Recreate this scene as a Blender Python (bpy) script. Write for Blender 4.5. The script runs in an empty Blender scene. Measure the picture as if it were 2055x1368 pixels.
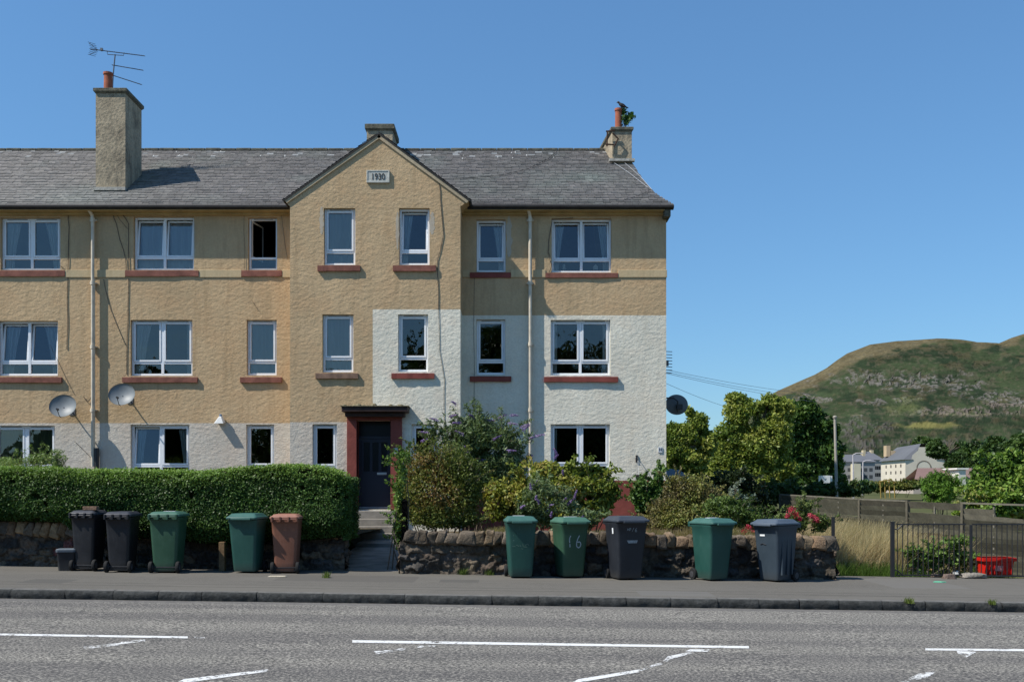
import bpy, math, random
import numpy as np
from mathutils import Vector, Matrix
from math import radians, sin, cos, tan, pi
random.seed(7)
S = bpy.context.scene
COL = S.collection
# ---------------------------------------------------------------- camera
CAMH = 1.5; F = 1998.0; CX = 1027.5; HY = 985.0
cam = bpy.data.cameras.new('camera'); camo = bpy.data.objects.new('camera', cam); COL.objects.link(camo)
cam.sensor_width = 36.0; cam.lens = 35.0; cam.shift_y = 0.1468; cam.clip_start = 0.1; cam.clip_end = 8000
camo.location = (0, 0, CAMH); camo.rotation_euler = (radians(90), 0, 0)
S.camera = camo
# ---------------------------------------------------------------- sky, sun, exposure
SUN_AZ = 68.0; SUN_EL = 50.0
sd = Vector((-sin(radians(SUN_AZ))*cos(radians(SUN_EL)), -cos(radians(SUN_AZ))*cos(radians(SUN_EL)), sin(radians(SUN_EL))))
w = bpy.data.worlds.new("World"); S.world = w; w.use_nodes = True
nt = w.node_tree; nt.nodes.clear()
sky = nt.nodes.new('ShaderNodeTexSky'); sky.sky_type = 'NISHITA'; sky.sun_disc = False
sky.sun_elevation = radians(SUN_EL); sky.sun_rotation = math.atan2(sd.x, sd.y)
sky.air_density = 1.35; sky.dust_density = 0.0; sky.ozone_density = 10.0; sky.altitude = 50
bg = nt.nodes.new('ShaderNodeBackground'); bg.inputs[1].default_value = 0.115
out = nt.nodes.new('ShaderNodeOutputWorld')
gm = nt.nodes.new('ShaderNodeGamma'); gm.inputs[1].default_value = 0.75
tn = nt.nodes.new('ShaderNodeMix'); tn.data_type = 'RGBA'; tn.blend_type = 'MULTIPLY'; tn.clamp_result = False; tn.inputs[0].default_value = 1.0; tn.inputs[7].default_value = (0.906, 1.23, 1.457, 1)
nt.links.new(sky.outputs[0], gm.inputs[0]); nt.links.new(gm.outputs[0], tn.inputs[6]); nt.links.new(tn.outputs[2], bg.inputs[0]); nt.links.new(bg.outputs[0], out.inputs[0])
sl = bpy.data.lights.new('sun', 'SUN'); sl.energy = 4.9; sl.angle = radians(0.53); sl.color = (1.0, 0.95, 0.87)
so = bpy.data.objects.new('sun', sl); COL.objects.link(so); so.rotation_euler = sd.to_track_quat('Z', 'Y').to_euler(); so.location = (-30, -20, 40)
S.view_settings.view_transform = 'Standard'; S.view_settings.look = 'None'
S.view_settings.exposure = 0.30; S.view_settings.gamma = 1.0
S.render.engine = 'CYCLES'
S.cycles.max_bounces = 6; S.cycles.diffuse_bounces = 3; S.cycles.glossy_bounces = 3; S.cycles.transmission_bounces = 4; S.cycles.transparent_max_bounces = 12
S.cycles.caustics_reflective = False; S.cycles.caustics_refractive = False

def X(px, d): return (px - CX) * d / F
def Z(py, d): return CAMH + (HY - py) * d / F
def pz(x): return -0.0137 * max(-60, min(60, x))      # the street falls gently to the right
# ---------------------------------------------------------------- noise
def _h(ix, iy, iz, s):
    n = (ix*374761393 + iy*668265263 + iz*2147483647 + s*1274126177).astype(np.int64) & 0xffffffff
    n = ((n ^ (n >> 13)) * 1274126177) & 0xffffffff
    n = ((n ^ (n >> 16)) * 668265263) & 0xffffffff
    return ((n ^ (n >> 15)) & 0xffff) / 65535.0
def vnoise(p, s=0):
    p = np.asarray(p, float); i = np.floor(p).astype(np.int64); f = p - i; f = f*f*(3-2*f)
    r = 0
    for a in (0, 1):
        for b in (0, 1):
            for c in (0, 1):
                wgt = (f[..., 0] if a else 1-f[..., 0])*(f[..., 1] if b else 1-f[..., 1])*(f[..., 2] if c else 1-f[..., 2])
                r = r + wgt*_h(i[..., 0]+a, i[..., 1]+b, i[..., 2]+c, s)
    return r
def fbm(p, o=4, s=0):
    r = 0; a = .5; p = np.asarray(p, float)
    for k in range(o): r = r + a*vnoise(p*(2.03**k), s+k); a *= .5
    return r/(1-.5**o)
# ---------------------------------------------------------------- objects
def tag(o, label=None, cat=None, group=None, kind=None):
    if label: o['label'] = label
    if cat: o['category'] = cat
    if group: o['group'] = group
    if kind: o['kind'] = kind
    return o
def thing(name, loc, label, cat, group=None, rz=0):
    o = bpy.data.objects.new(name, None); COL.objects.link(o); o.location = loc; o.rotation_euler = (0, 0, rz)
    o.empty_display_size = .2
    return tag(o, label, cat, group)
def offs(p):
    v = Vector((0, 0, 0))
    while p is not None: v += p.location; p = p.parent
    return v
class MB:
    def __init__(s): s.v = []; s.f = []; s.m = []; s.c = []
    def face(s, pts, m=0, c=None):
        n = len(s.v); s.v += [tuple(p) for p in pts]; s.f.append(tuple(range(n, n+len(pts)))); s.m.append(m); s.c += [c or (1, 1, 1)]*len(pts)
    def mesh(s, vs, fs, m=0, c=None):
        n = len(s.v); s.v += [tuple(p) for p in vs]; s.f += [tuple(i+n for i in f) for f in fs]; s.m += [m]*len(fs); s.c += [c or (1, 1, 1)]*len(vs)
    def box(s, x0, x1, y0, y1, z0, z1, m=0, c=None):
        s.mesh([(x0,y0,z0),(x1,y0,z0),(x1,y1,z0),(x0,y1,z0),(x0,y0,z1),(x1,y0,z1),(x1,y1,z1),(x0,y1,z1)],
               [(0,3,2,1),(4,5,6,7),(0,1,5,4),(1,2,6,5),(2,3,7,6),(3,0,4,7)], m, c)
    def tube(s, pts, r, n=8, m=0, c=None, cap=True):
        pts = [Vector(p) for p in pts]; R = r if isinstance(r, (list, tuple)) else [r]*len(pts)
        vs = []; fs = []; ref = Vector((.13, .31, .94)).normalized()
        for i, p in enumerate(pts):
            t = (pts[min(i+1, len(pts)-1)] - pts[max(i-1, 0)]).normalized()
            a = t.cross(ref)
            if a.length < .05: a = t.cross(Vector((1, 0, 0)))
            a.normalize(); b = t.cross(a)
            for k in range(n):
                q = 2*pi*k/n; vs.append(p + (a*cos(q) + b*sin(q))*R[i])
        for i in range(len(pts)-1):
            for k in range(n):
                fs.append((i*n+k, i*n+(k+1) % n, (i+1)*n+(k+1) % n, (i+1)*n+k))
        if cap: fs.append(tuple(range(n-1, -1, -1))); fs.append(tuple((len(pts)-1)*n+k for k in range(n)))
        s.mesh(vs, fs, m, c)
    def lathe(s, prof, cen, n=16, m=0, axis='z'):
        vs = []; fs = []
        for (r, h) in prof:
            for k in range(n):
                q = 2*pi*k/n
                if axis == 'z': vs.append((cen[0]+r*cos(q), cen[1]+r*sin(q), cen[2]+h))
                elif axis == 'x': vs.append((cen[0]+h, cen[1]+r*cos(q), cen[2]+r*sin(q)))
                else: vs.append((cen[0]+r*sin(q), cen[1]+h, cen[2]+r*cos(q)))
        for i in range(len(prof)-1):
            for k in range(n): fs.append((i*n+k, i*n+(k+1) % n, (i+1)*n+(k+1) % n, (i+1)*n+k))
        fs.append(tuple(range(n-1, -1, -1))); fs.append(tuple((len(prof)-1)*n+k for k in range(n)))
        s.mesh(vs, fs, m)
    def build(s, name, mats, parent=None, local=False, smooth=False, bevel=0, loc=None):
        me = bpy.data.meshes.new(name); off = Vector((0, 0, 0))
        if parent is not None and not local: off = offs(parent)
        if loc is not None: off = Vector(loc)
        me.from_pydata([(a-off.x, b-off.y, c-off.z) for a, b, c in s.v], [], s.f)
        if not isinstance(mats, (list, tuple)): mats = [mats]
        for m_ in mats: me.materials.append(m_)
        me.polygons.foreach_set('material_index', s.m)
        if any(c != (1, 1, 1) for c in s.c):
            at = me.color_attributes.new('Col', 'FLOAT_COLOR', 'POINT')
            at.data.foreach_set('color', np.array([list(c)+[1] for c in s.c], dtype=np.float32).ravel())
        if smooth: me.polygons.foreach_set('use_smooth', [True]*len(me.polygons))
        me.update(); o = bpy.data.objects.new(name, me); COL.objects.link(o)
        if parent is not None: o.parent = parent
        if loc is not None: o.location = loc
        if bevel:
            b = o.modifiers.new('b', 'BEVEL'); b.width = bevel; b.segments = 2; b.limit_method = 'ANGLE'; b.angle_limit = radians(40)
        return o
def npmesh(name, V, Fq, mat, parent=None, cols=None, smooth=False, local=False, loc=None, matidx=None):
    """V (N,3), Fq (M,k) index array"""
    V = np.asarray(V, np.float32).copy(); Fq = np.asarray(Fq, np.int32)
    if parent is not None and not local: V = V - np.array(offs(parent), np.float32)
    if loc is not None: V = V - np.array(loc, np.float32)
    me = bpy.data.meshes.new(name); n, k = Fq.shape
    me.vertices.add(len(V)); me.vertices.foreach_set('co', V.astype(np.float32).ravel())
    me.loops.add(n*k); me.loops.foreach_set('vertex_index', Fq.ravel())
    me.polygons.add(n); me.polygons.foreach_set('loop_start', np.arange(0, n*k, k, dtype=np.int32)); me.polygons.foreach_set('loop_total', np.full(n, k, np.int32))
    if smooth: me.polygons.foreach_set('use_smooth', np.ones(n, bool))
    for m_ in (mat if isinstance(mat, (list, tuple)) else [mat]): me.materials.append(m_)
    if matidx is not None: me.polygons.foreach_set('material_index', np.asarray(matidx, np.int32))
    me.update(calc_edges=True)
    if cols is not None:
        at = me.color_attributes.new('Col', 'FLOAT_COLOR', 'POINT')
        c = np.ones((len(V), 4), np.float32); c[:, :3] = cols; at.data.foreach_set('color', c.ravel())
    o = bpy.data.objects.new(name, me); COL.objects.link(o)
    if parent is not None: o.parent = parent
    if loc is not None: o.location = loc
    return o
def grid_faces(nu, nv):
    a = np.arange(nu*nv).reshape(nu, nv)
    return np.stack([a[:-1, :-1], a[1:, :-1], a[1:, 1:], a[:-1, 1:]], -1).reshape(-1, 4)
# ---------------------------------------------------------------- materials
class NT:
    def __init__(s, name):
        s.m = bpy.data.materials.new(name); s.m.use_nodes = True; s.t = s.m.node_tree
        s.b = s.t.nodes['Principled BSDF']; s.out = s.t.nodes['Material Output']; s.co = None
    def n(s, ty, **k):
        x = s.t.nodes.new(ty)
        for a, v in k.items(): setattr(x, a, v)
        return x
    def l(s, a, b): s.t.links.new(a, b)
    def pos(s, scale=(1, 1, 1), rot=(0, 0, 0)):
        g = s.n('ShaderNodeNewGeometry'); mp = s.n('ShaderNodeMapping'); mp.inputs['Scale'].default_value = scale; mp.inputs['Rotation'].default_value = rot
        s.l(g.outputs['Position'], mp.inputs['Vector']); return mp.outputs[0]
    def obj(s, scale=(1, 1, 1)):
        g = s.n('ShaderNodeTexCoord'); mp = s.n('ShaderNodeMapping'); mp.inputs['Scale'].default_value = scale
        s.l(g.outputs['Object'], mp.inputs['Vector']); return mp.outputs[0]
    def noise(s, vec, scale, detail=4, rough=.55, dist=0):
        x = s.n('ShaderNodeTexNoise'); x.inputs['Scale'].default_value = scale; x.inputs['Detail'].default_value = detail
        x.inputs['Roughness'].default_value = rough; x.inputs['Distortion'].default_value = dist; s.l(vec, x.inputs['Vector']); return x.outputs['Fac']
    def ramp(s, fac, stops):
        r = s.n('ShaderNodeValToRGB'); e = r.color_ramp.elements
        while len(e) > 1: e.remove(e[-1])
        for i, (p, c) in enumerate(stops):
            c = (c, c, c) if isinstance(c, (int, float)) else c
            x = e[0] if i == 0 else e.new(p)
            x.position = p; x.color = (*c, 1)
        s.l(fac, r.inputs[0]); return r.outputs[0]
    def mix(s, fac, a, b, mode='MIX'):
        x = s.n('ShaderNodeMix', data_type='RGBA', blend_type=mode)
        if isinstance(fac, (int, float)): x.inputs[0].default_value = fac
        else: s.l(fac, x.inputs[0])
        for q, i in ((a, 6), (b, 7)):
            if isinstance(q, tuple): x.inputs[i].default_value = (*q, 1)
            else: s.l(q, x.inputs[i])
        return x.outputs[2]
    def math(s, op, a, b=0):
        x = s.n('ShaderNodeMath', operation=op)
        for q, i in ((a, 0), (b, 1)):
            if isinstance(q, (int, float)): x.inputs[i].default_value = q
            else: s.l(q, x.inputs[i])
        return x.outputs[0]
    def bump(s, h, dist=.01, st=1.0, prev=None):
        x = s.n('ShaderNodeBump'); x.inputs['Distance'].default_value = dist; x.inputs['Strength'].default_value = st
        s.l(h, x.inputs['Height'])
        if prev: s.l(prev, x.inputs['Normal'])
        return x.outputs[0]
    def col(s, c):
        if isinstance(c, tuple): s.b.inputs['Base Color'].default_value = (*c, 1)
        else: s.l(c, s.b.inputs['Base Color'])
    def fin(s, rough=.8, spec=.3, nrm=None, metal=0):
        if isinstance(rough, (int, float)): s.b.inputs['Roughness'].default_value = rough
        else: s.l(rough, s.b.inputs['Roughness'])
        s.b.inputs['Specular IOR Level'].default_value = spec; s.b.inputs['Metallic'].default_value = metal
        if nrm: s.l(nrm, s.b.inputs['Normal'])
        return s.m
def plain(name, c, rough=.5, spec=.4, var=.15, sc=6, metal=0, bump=0, bsc=40, obj=True):
    t = NT(name); v = t.obj() if obj else t.pos(); f = t.noise(v, sc, 5)
    t.col(t.mix(t.ramp(f, [(.3, 0.), (.7, 1.)]), tuple(x*(1-var) for x in c), tuple(min(1, x*(1+var)) for x in c)))
    nr = t.bump(t.noise(v, bsc, 3), bump) if bump else None
    return t.fin(rough, spec, nr, metal)
def harl(name, c, streak=.32, bump=.05, var=.13):
    t = NT(name)
    big = t.noise(t.pos(), .8, 5, .6); stk = t.noise(t.pos((3.2, 3.2, .35)), 1.6, 5, .65); fine = t.noise(t.pos(), 22, 4, .6)
    a = t.mix(t.ramp(big, [(.3, 0.), (.7, 1.)]), tuple(x*(1-var) for x in c), tuple(x*(1+var*.8) for x in c))
    hue = t.noise(t.pos((1, 1, 1)), 1.7, 4, .6)
    a = t.mix(t.math('MULTIPLY', t.ramp(hue, [(.45, 0.), (.65, 1.)]), .55), a, tuple(x*(1.02, .93, .88)[i] for i, x in enumerate(c)))
    dirt = tuple(x*(.60, .58, .55)[i] for i, x in enumerate(c))
    a = t.mix(t.math('MULTIPLY', t.ramp(stk, [(.5, 0.), (.78, 1.)]), streak*2), a, dirt)
    a = t.mix(t.math('MULTIPLY', t.ramp(fine, [(.35, 1.), (.6, 0.)]), .25), a, dirt)
    l1 = t.noise(t.pos((1, 1, 1.5), (0, .6, 0)), 7.5, 2, .5, 0)
    l2 = t.noise(t.pos((1, 1, 1.2), (0, .4, 0)), 17, 4, .6, 0)
    l3 = t.noise(t.pos(), 70, 3, .6)
    n1 = t.bump(l1, bump*.27); n2 = t.bump(l2, bump*.14, 1, n1); n3 = t.bump(l3, bump*.13, 1, n2)
    t.col(a); return t.fin(.95, .1, n3)
M = {}
M['tan'] = harl('tan_harling', (.545, .397, .235))
M['band'] = harl('band_paint', (.55, .44, .27), bump=.008)
M['pale'] = harl('pale_harling', (.60, .55, .47), .14)
M['white'] = harl('white_harling', (.765, .73, .61), .16)
M['red'] = plain('red_oxide_paint', (.21, .055, .042), .7, .25, .22, 3, bump=.004, bsc=18, obj=False)
M['sill'] = plain('sill_paint', (.21, .085, .062), .75, .2, .3, 5, bump=.004, bsc=25, obj=False)
M['brownsill'] = plain('bare_sandstone', (.22, .14, .10), .85, .2, .3, 5, bump=.004, bsc=25, obj=False)
M['greysill'] = plain('grey_sill', (.45, .42, .42), .8, .2, .15, 5, obj=False)
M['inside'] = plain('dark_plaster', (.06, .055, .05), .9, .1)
M['upvc'] = plain('white_upvc', (.80, .82, .84), .35, .4, .03)
M['vent'] = plain('grey_vent', (.30, .31, .32), .5)
M['pipe'] = plain('cream_pipe_paint', (.62, .54, .42), .5, .4, .18, 4, obj=False)
M['iron'] = plain('black_iron', (.018, .018, .02), .5, .5, .3, bump=.002)
M['gutter'] = plain('dark_gutter', (.03, .027, .025), .6, .3, .3)
M['cable'] = plain('cable_black', (.05, .045, .04), .6)
M['cornice'] = plain('ochre_cornice_paint', (.42, .31, .15), .8, .2, .2, 3, obj=False)
M['door'] = plain('navy_door_paint', (.010, .012, .024), .5, .5, .12)
M['doorglass'] = plain('dark_door_glass', (.006, .006, .008), .3, .3, .1)
M['steel'] = plain('brushed_steel', (.55, .55, .55), .35, .5, .1, metal=.8)
M['dish'] = plain('dish_grey', (.17, .19, .20), .5, .4, .1)
M['dishback'] = plain('dish_dark', (.10, .11, .12), .5, .4, .1)
M['alu'] = plain('aerial_metal', (.10, .11, .13), .5, .5, .1)
M['white_paint'] = plain('white_plastic', (.75, .75, .72), .45, .4, .06)
M['pot'] = plain('terracotta', (.34, .11, .065), .8, .2, .25, 8, obj=False)
M['kerb'] = None
def m_chim():
    t = NT('chimney_render'); p = t.pos(); b = t.noise(p, 2.2, 6, .65); f = t.noise(p, 14, 5, .6); s = t.noise(t.pos((4, 4, .5)), 1.5, 5, .6)
    a = t.ramp(b, [(.28, (.20, .165, .12)), (.47, (.40, .33, .23)), (.75, (.50, .415, .29))])
    a = t.mix(t.math('MULTIPLY', t.ramp(s, [(.5, 0.), (.7, 1.)]), .5), a, (.10, .09, .075))
    a = t.mix(t.math('MULTIPLY', t.ramp(f, [(.35, 1.), (.55, 0.)]), .35), a, (.09, .085, .07))
    t.col(a); return t.fin(.95, .1, t.bump(f, .02))
M['chim'] = m_chim()
def m_cap():
    t = NT('chimney_cope'); f = t.noise(t.pos(), 9, 6, .7)
    t.col(t.ramp(f, [(.3, (.05, .047, .04)), (.6, (.17, .16, .12)), (.8, (.26, .25, .18))])); return t.fin(.95, .1, t.bump(f, .02))
M['cap'] = m_cap()
def m_attr(name, rough=.85, spec=.25, bsc=30, bd=.006, mul=.35):
    t = NT(name); a = t.n('ShaderNodeAttribute', attribute_name='Col'); f = t.noise(t.pos(), bsc, 5, .65); g = t.noise(t.pos(), bsc*.23, 4, .6)
    c = t.mix(mul, a.outputs['Color'], t.ramp(t.math('MULTIPLY', t.math('ADD', f, g), .5), [(.3, .25), (.7, 1.6)]), 'MULTIPLY')
    t.col(c); return t.fin(rough, spec, t.bump(f, bd))
M['slate'] = m_attr('roof_slate', .55, .35, 16, .004, .55)
M['stone'] = m_attr('whin_rubble', .92, .15, 22, .028, .8)
M['timber'] = m_attr('weathered_timber', .9, .15, 20, .004, .5)
M['hillm'] = m_attr('hill_heath', 1.0, 0.0, .12, .0, .55)
M['farm'] = m_attr('far_render', .9, .1, .5, .0, .2)
def m_leaf(name='foliage', trans=.28, gl=.45):
    t = NT(name); a = t.n('ShaderNodeAttribute', attribute_name='Col')
    t.t.nodes.remove(t.b)
    d = t.n('ShaderNodeBsdfPrincipled'); t.l(a.outputs['Color'], d.inputs['Base Color']); d.inputs['Roughness'].default_value = gl; d.inputs['Specular IOR Level'].default_value = .22
    tr = t.n('ShaderNodeBsdfTranslucent'); t.l(t.mix(.5, a.outputs['Color'], (1.4, 1.5, .4), 'MULTIPLY'), tr.inputs[0])
    mx = t.n('ShaderNodeMixShader'); mx.inputs[0].default_value = trans
    t.l(d.outputs[0], mx.inputs[1]); t.l(tr.outputs[0], mx.inputs[2]); t.l(mx.outputs[0], t.out.inputs[0]); return t.m
M['leaf'] = m_leaf()
M['grass'] = m_leaf('grass_blades', .3, .7)
M['bark'] = plain('bark', (.14, .115, .085), .95, .1, .4, 12, bump=.02, bsc=20)
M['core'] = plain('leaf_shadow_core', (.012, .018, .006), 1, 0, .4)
def m_glass():
    t = NT('window_glass'); t.t.nodes.remove(t.b)
    tr = t.n('ShaderNodeBsdfTransparent'); tr.inputs[0].default_value = (.93, .96, .95, 1)
    g = t.n('ShaderNodeBsdfGlossy'); g.inputs['Roughness'].default_value = 0.0
    fr = t.n('ShaderNodeFresnel'); fr.inputs[0].default_value = 2.15
    bp = t.bump(t.noise(t.pos(), 1.3, 2), .01); t.l(bp, g.inputs['Normal'])
    mx = t.n('ShaderNodeMixShader'); t.l(fr.outputs[0], mx.inputs[0]); t.l(tr.outputs[0], mx.inputs[1]); t.l(g.outputs[0], mx.inputs[2]); t.l(mx.outputs[0], t.out.inputs[0]); return t.m
M['glass'] = m_glass()
def m_curt(name, c, tr):
    t = NT(name); t.t.nodes.remove(t.b)
    d = t.n('ShaderNodeBsdfDiffuse'); d.inputs[0].default_value = (*c, 1)
    f = t.n('ShaderNodeBsdfTranslucent'); f.inputs[0].default_value = (*c, 1)
    m1 = t.n('ShaderNodeMixShader'); m1.inputs[0].default_value = .12; t.l(d.outputs[0], m1.inputs[1]); t.l(f.outputs[0], m1.inputs[2])
    tp = t.n('ShaderNodeBsdfTransparent'); m2 = t.n('ShaderNodeMixShader'); m2.inputs[0].default_value = tr
    t.l(m1.outputs[0], m2.inputs[1]); t.l(tp.outputs[0], m2.inputs[2]); t.l(m2.outputs[0], t.out.inputs[0]); return t.m
M['net'] = m_curt('net_curtain', (.92, .93, .92), .12)
M['curtain'] = m_curt('cotton_curtain', (.90, .91, .90), .0)
M['gcurtain'] = m_curt('green_curtain', (.24, .28, .17), .0)
# ---------------------------------------------------------------- foliage
RNG = np.random.default_rng(11)
def leaf_quads(P, size, cols, aspect=.45, nrm=None, flat=0., var=.35, up=0.):
    n = len(P); a = RNG.normal(size=(n, 3)); 
    if nrm is not None: a = a*(1-flat) + 0
    a /= np.linalg.norm(a, axis=1, keepdims=True)
    if nrm is not None:
        nn = nrm + RNG.normal(size=(n, 3))*(1-flat); nn /= np.linalg.norm(nn, axis=1, keepdims=True)
        a = a - nn*(a*nn).sum(1, keepdims=True); a /= np.linalg.norm(a, axis=1, keepdims=True)
        b = np.cross(nn, a)
    else:
        b = np.cross(a, RNG.normal(size=(n, 3))); b /= np.linalg.norm(b, axis=1, keepdims=True)
    s = size*(1+var*RNG.uniform(-1, 1, (n, 1)))
    a = a*s; b = b*s*aspect; c = np.cross(a, b); c /= np.linalg.norm(c, axis=1, keepdims=True)+1e-9
    V = np.stack([P-a, P+b+c*s*.12, P+a, P-b+c*s*.12], 1).reshape(-1, 3)
    Fq = np.arange(n*4).reshape(n, 4)
    C = np.repeat(cols, 4, axis=0)
    return V, Fq, C
def pick_cols(P, pal, seed=0, clump=1.2, jit=.25):
    """palette colours chosen by clump noise, with jitter"""
    pal = np.array(pal, float); n = len(P)
    q = np.clip((fbm(P*clump, 3, seed)-.25)*2 + RNG.normal(0, .18, n), 0, .999)
    i = q*(len(pal)-1); k = i.astype(int); f = (i-k)[:, None]
    c = pal[k]*(1-f) + pal[np.minimum(k+1, len(pal)-1)]*f
    return c*(1+jit*RNG.uniform(-1, 1, (n, 1)))
def blob_pts(blobs, n, shell=.3, gap=.42, gs=2.2, seed=0):
    B = np.array(blobs, float); vol = (B[:, 3]*B[:, 4]*B[:, 5])**.72; out = []
    tot = 0
    while tot < n:
        k = RNG.choice(len(B), n, p=vol/vol.sum()); d = RNG.normal(size=(n, 3)); d /= np.linalg.norm(d, axis=1, keepdims=True)
        r = 1-np.abs(RNG.normal(0, shell, n)); r = np.clip(r, 0, 1)[:, None]
        lump = 1 + .42*(fbm(d*2.5+k[:, None]*7.3, 2, seed)[:, None]-.5)*2
        P = B[k, :3] + d*r*B[k, 3:6]*lump
        P = P[fbm(P*gs, 3, seed+5) > gap]
        out.append(P); tot += len(P)
    return np.concatenate(out)[:n]
def add_leaves(name, P, size, pal, parent=None, mat=None, **k):
    cl = k.pop('clump', 1.5); sd_ = k.pop('seed', 0); loc = k.pop('loc', None)
    V, Fq, C = leaf_quads(P, size, pick_cols(P, pal, sd_, cl), **k)
    return npmesh(name, V, Fq, mat or M['leaf'], parent, C, loc=loc)
def stems(mb, base, tips, r=.012, c=None, sag=.15):
    for t in tips:
        b = Vector(base) + Vector((random.uniform(-.1, .1), random.uniform(-.1, .1), 0)); t = Vector(t)
        m = (b+t)/2 + Vector((random.uniform(-sag, sag), random.uniform(-sag, sag), .1*(t-b).length))
        mb.tube([b, m, t], [r, r*.7, r*.3], 5, 0, c)
def blades(P, h, wd, lean=.35, dirn=(0, 0), curve=.3):
    """tapered grass blades rooted at P"""
    n = len(P); H = h*(1+.4*RNG.uniform(-1, 1, (n, 1))); an = RNG.uniform(0, 2*pi, n)
    L = np.stack([np.cos(an)*lean + dirn[0], np.sin(an)*lean + dirn[1], np.zeros(n)], 1)*RNG.uniform(.3, 1.3, (n, 1))
    a2 = RNG.uniform(0, pi, n); W = np.stack([np.cos(a2), np.sin(a2)*.5, np.zeros(n)], 1)*wd
    up = np.array([0, 0, 1.])
    p1 = P + (up*.55 + L*.3)*H; p2 = P + (up + L*(1))*H
    V = np.stack([P-W, P+W, p1+W*.7, p1-W*.7, p2+W*.15, p2-W*.15], 1).reshape(-1, 3)
    i = np.arange(n)[:, None]*6
    Fq = np.concatenate([i+np.array([[0, 1, 2, 3]]), i+np.array([[3, 2, 4, 5]])])
    return V, Fq
# ================================================================ the tenement
DW = 25.6; DB = 24.78
XL = -18.0; XR = X(1337, DW); XB0 = X(582, DB); XB1 = X(924, DB); ZT = 8.66
EAVE_Y, EAVE_Z, SL = 25.29, 1.5 + 572.5*25.29/F, 0.692
RIDGE_T = 4.0
bld = thing('tenement_building', (-6.0, DW, 0.6), 'three-storey tan and white harled tenement with slate roof and a central gable dated 1930', 'building')
def part(mb, name, mat, parent=None, **k): return mb.build(name, mat, parent or bld, **k)
# windows: kind, px0, px1, y0, y1, plane, lights, sill (px0, px1, y0, y1), sill material, tilt per light, curtain per light
W = [
 ('A', 1, 121, 436, 541, DW, 2, (-15, 131, 542, 554), 'sill', (0, 0), ('left_net', 'right_net')),
 ('B', 268, 389, 434, 541, DW, 2, (252, 399, 542, 554), 'sill', (1, 1), ('full', 'full')),
 ('C', 498, 556, 436, 541, DW, 1, (485, 566, 542, 554), 'sill', (9,), ('none',)),
 ('D', 956, 1015, 440, 545, DW, 1, (943, 1025, 546, 557), 'red', (1,), ('right',)),
 ('E', 1107, 1227, 438, 546, DW, 2, (1095, 1240, 547, 557), 'sill', (1, 1), ('left', 'right')),
 ('F', -4, 116, 643, 753, DW, 2, (-20, 125, 756, 767), 'sill', (1, 1), ('left_net', 'right_net')),
 ('G', 262, 386, 641, 753, DW, 2, (247, 397, 756, 767), 'sill', (0, 0), ('left_net', 'right_slim')),
 ('H', 495, 555, 641, 752, DW, 1, (483, 566, 756, 767), 'sill', (0,), ('net',)),
 ('I', 956, 1014, 640, 751, DW, 1, (943, 1026, 754, 765), 'red', (0,), ('none',)),
 ('J', 1105, 1225, 641, 752, DW, 2, (1092, 1240, 755, 766), 'red', (0, 0), ('left_slim', 'right_slim')),
 ('K', -12, 110, 853, 962, DW, 2, None, 'sill', (0, 0), ('green', 'green')),
 ('L', 262, 380, 851, 960, DW, 2, None, 'sill', (1, 0), ('left', 'right')),
 ('M', 494, 550, 851, 960, DW, 1, None, 'sill', (0,), ('none',)),
 ('N', 1105, 1224, 850, 957, DW, 2, (1100, 1229, 957, 961), 'greysill', (0, 0), ('left_slim', 'none')),
 ('O', 650, 713, 417, 531, DB, 1, (638, 723, 532, 544), 'sill', (0,), ('full',)),
 ('P', 801, 862, 417, 531, DB, 1, (789, 875, 532, 544), 'sill', (1,), ('left',)),
 ('Q', 647, 709, 630, 746, DB, 1, (634, 719, 748, 759), 'brownsill', (0,), ('full',)),
 ('R', 799, 859, 630, 745, DB, 1, (786, 872, 748, 759), 'red', (0,), ('none',)),
 ('S', 627, 676, 850, 962, DB, 1, None, 'sill', (0,), ('right_slim',)),
 ('T', 826, 878, 850, 962, DB, 1, None, 'sill', (0,), ('none',)),
]
def rect(wd): return X(wd[1], wd[5]), X(wd[2], wd[5]), Z(wd[4], wd[5]), Z(wd[3], wd[5])
def wall(mb, x0, x1, z0, z1, y, holes, zones, rev=.14):
    """flat wall with openings; zones(xm,zm)->material index; cuts at zone edges"""
    xs = sorted({x0, x1} | {h[0] for h in holes} | {h[1] for h in holes} | set(zones['x']))
    zs = sorted({z0, z1} | {h[2] for h in holes} | {h[3] for h in holes} | set(zones['z']))
    xs = [v for v in xs if x0 <= v <= x1]; zs = [v for v in zs if z0 <= v <= z1]
    for a, b in zip(xs, xs[1:]):
        for c, d in zip(zs, zs[1:]):
            xm, zm = (a+b)/2, (c+d)/2
            if any(h[0] < xm < h[1] and h[2] < zm < h[3] for h in holes): continue
            mb.face([(a, y, c), (b, y, c), (b, y, d), (a, y, d)], zones['f'](xm, zm))
    for a, b, c, d in holes:
        i = zones['f'](a-.02, (c+d)/2); j = zones['f'](b+.02, (c+d)/2)
        q = zones.get('rev')
        mb.face([(a, y, c), (a, y, d), (a, y+rev, d), (a, y+rev, c)], i if q is None else q)
        mb.face([(b, y, c), (b, y+rev, c), (b, y+rev, d), (b, y, d)], j if q is None else q)
        mb.face([(a, y, d), (b, y, d), (b, y+rev, d), (a, y+rev, d)], j if q is None else q)
        mb.face([(a, y, c), (a, y+rev, c), (b, y+rev, c), (b, y, c)], i if q is None else q)
HM = [rect(q) for q in W if q[5] == DW]; HB = [rect(q) for q in W if q[5] == DB]
zl = Z(848, DW); zr = Z(632, DW); zp = Z(963, DW); zc0, zc1 = Z(556, DW), Z(541, DW)
mats = [M['tan'], M['pale'], M['white'], M['red'], M['inside']]
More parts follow.
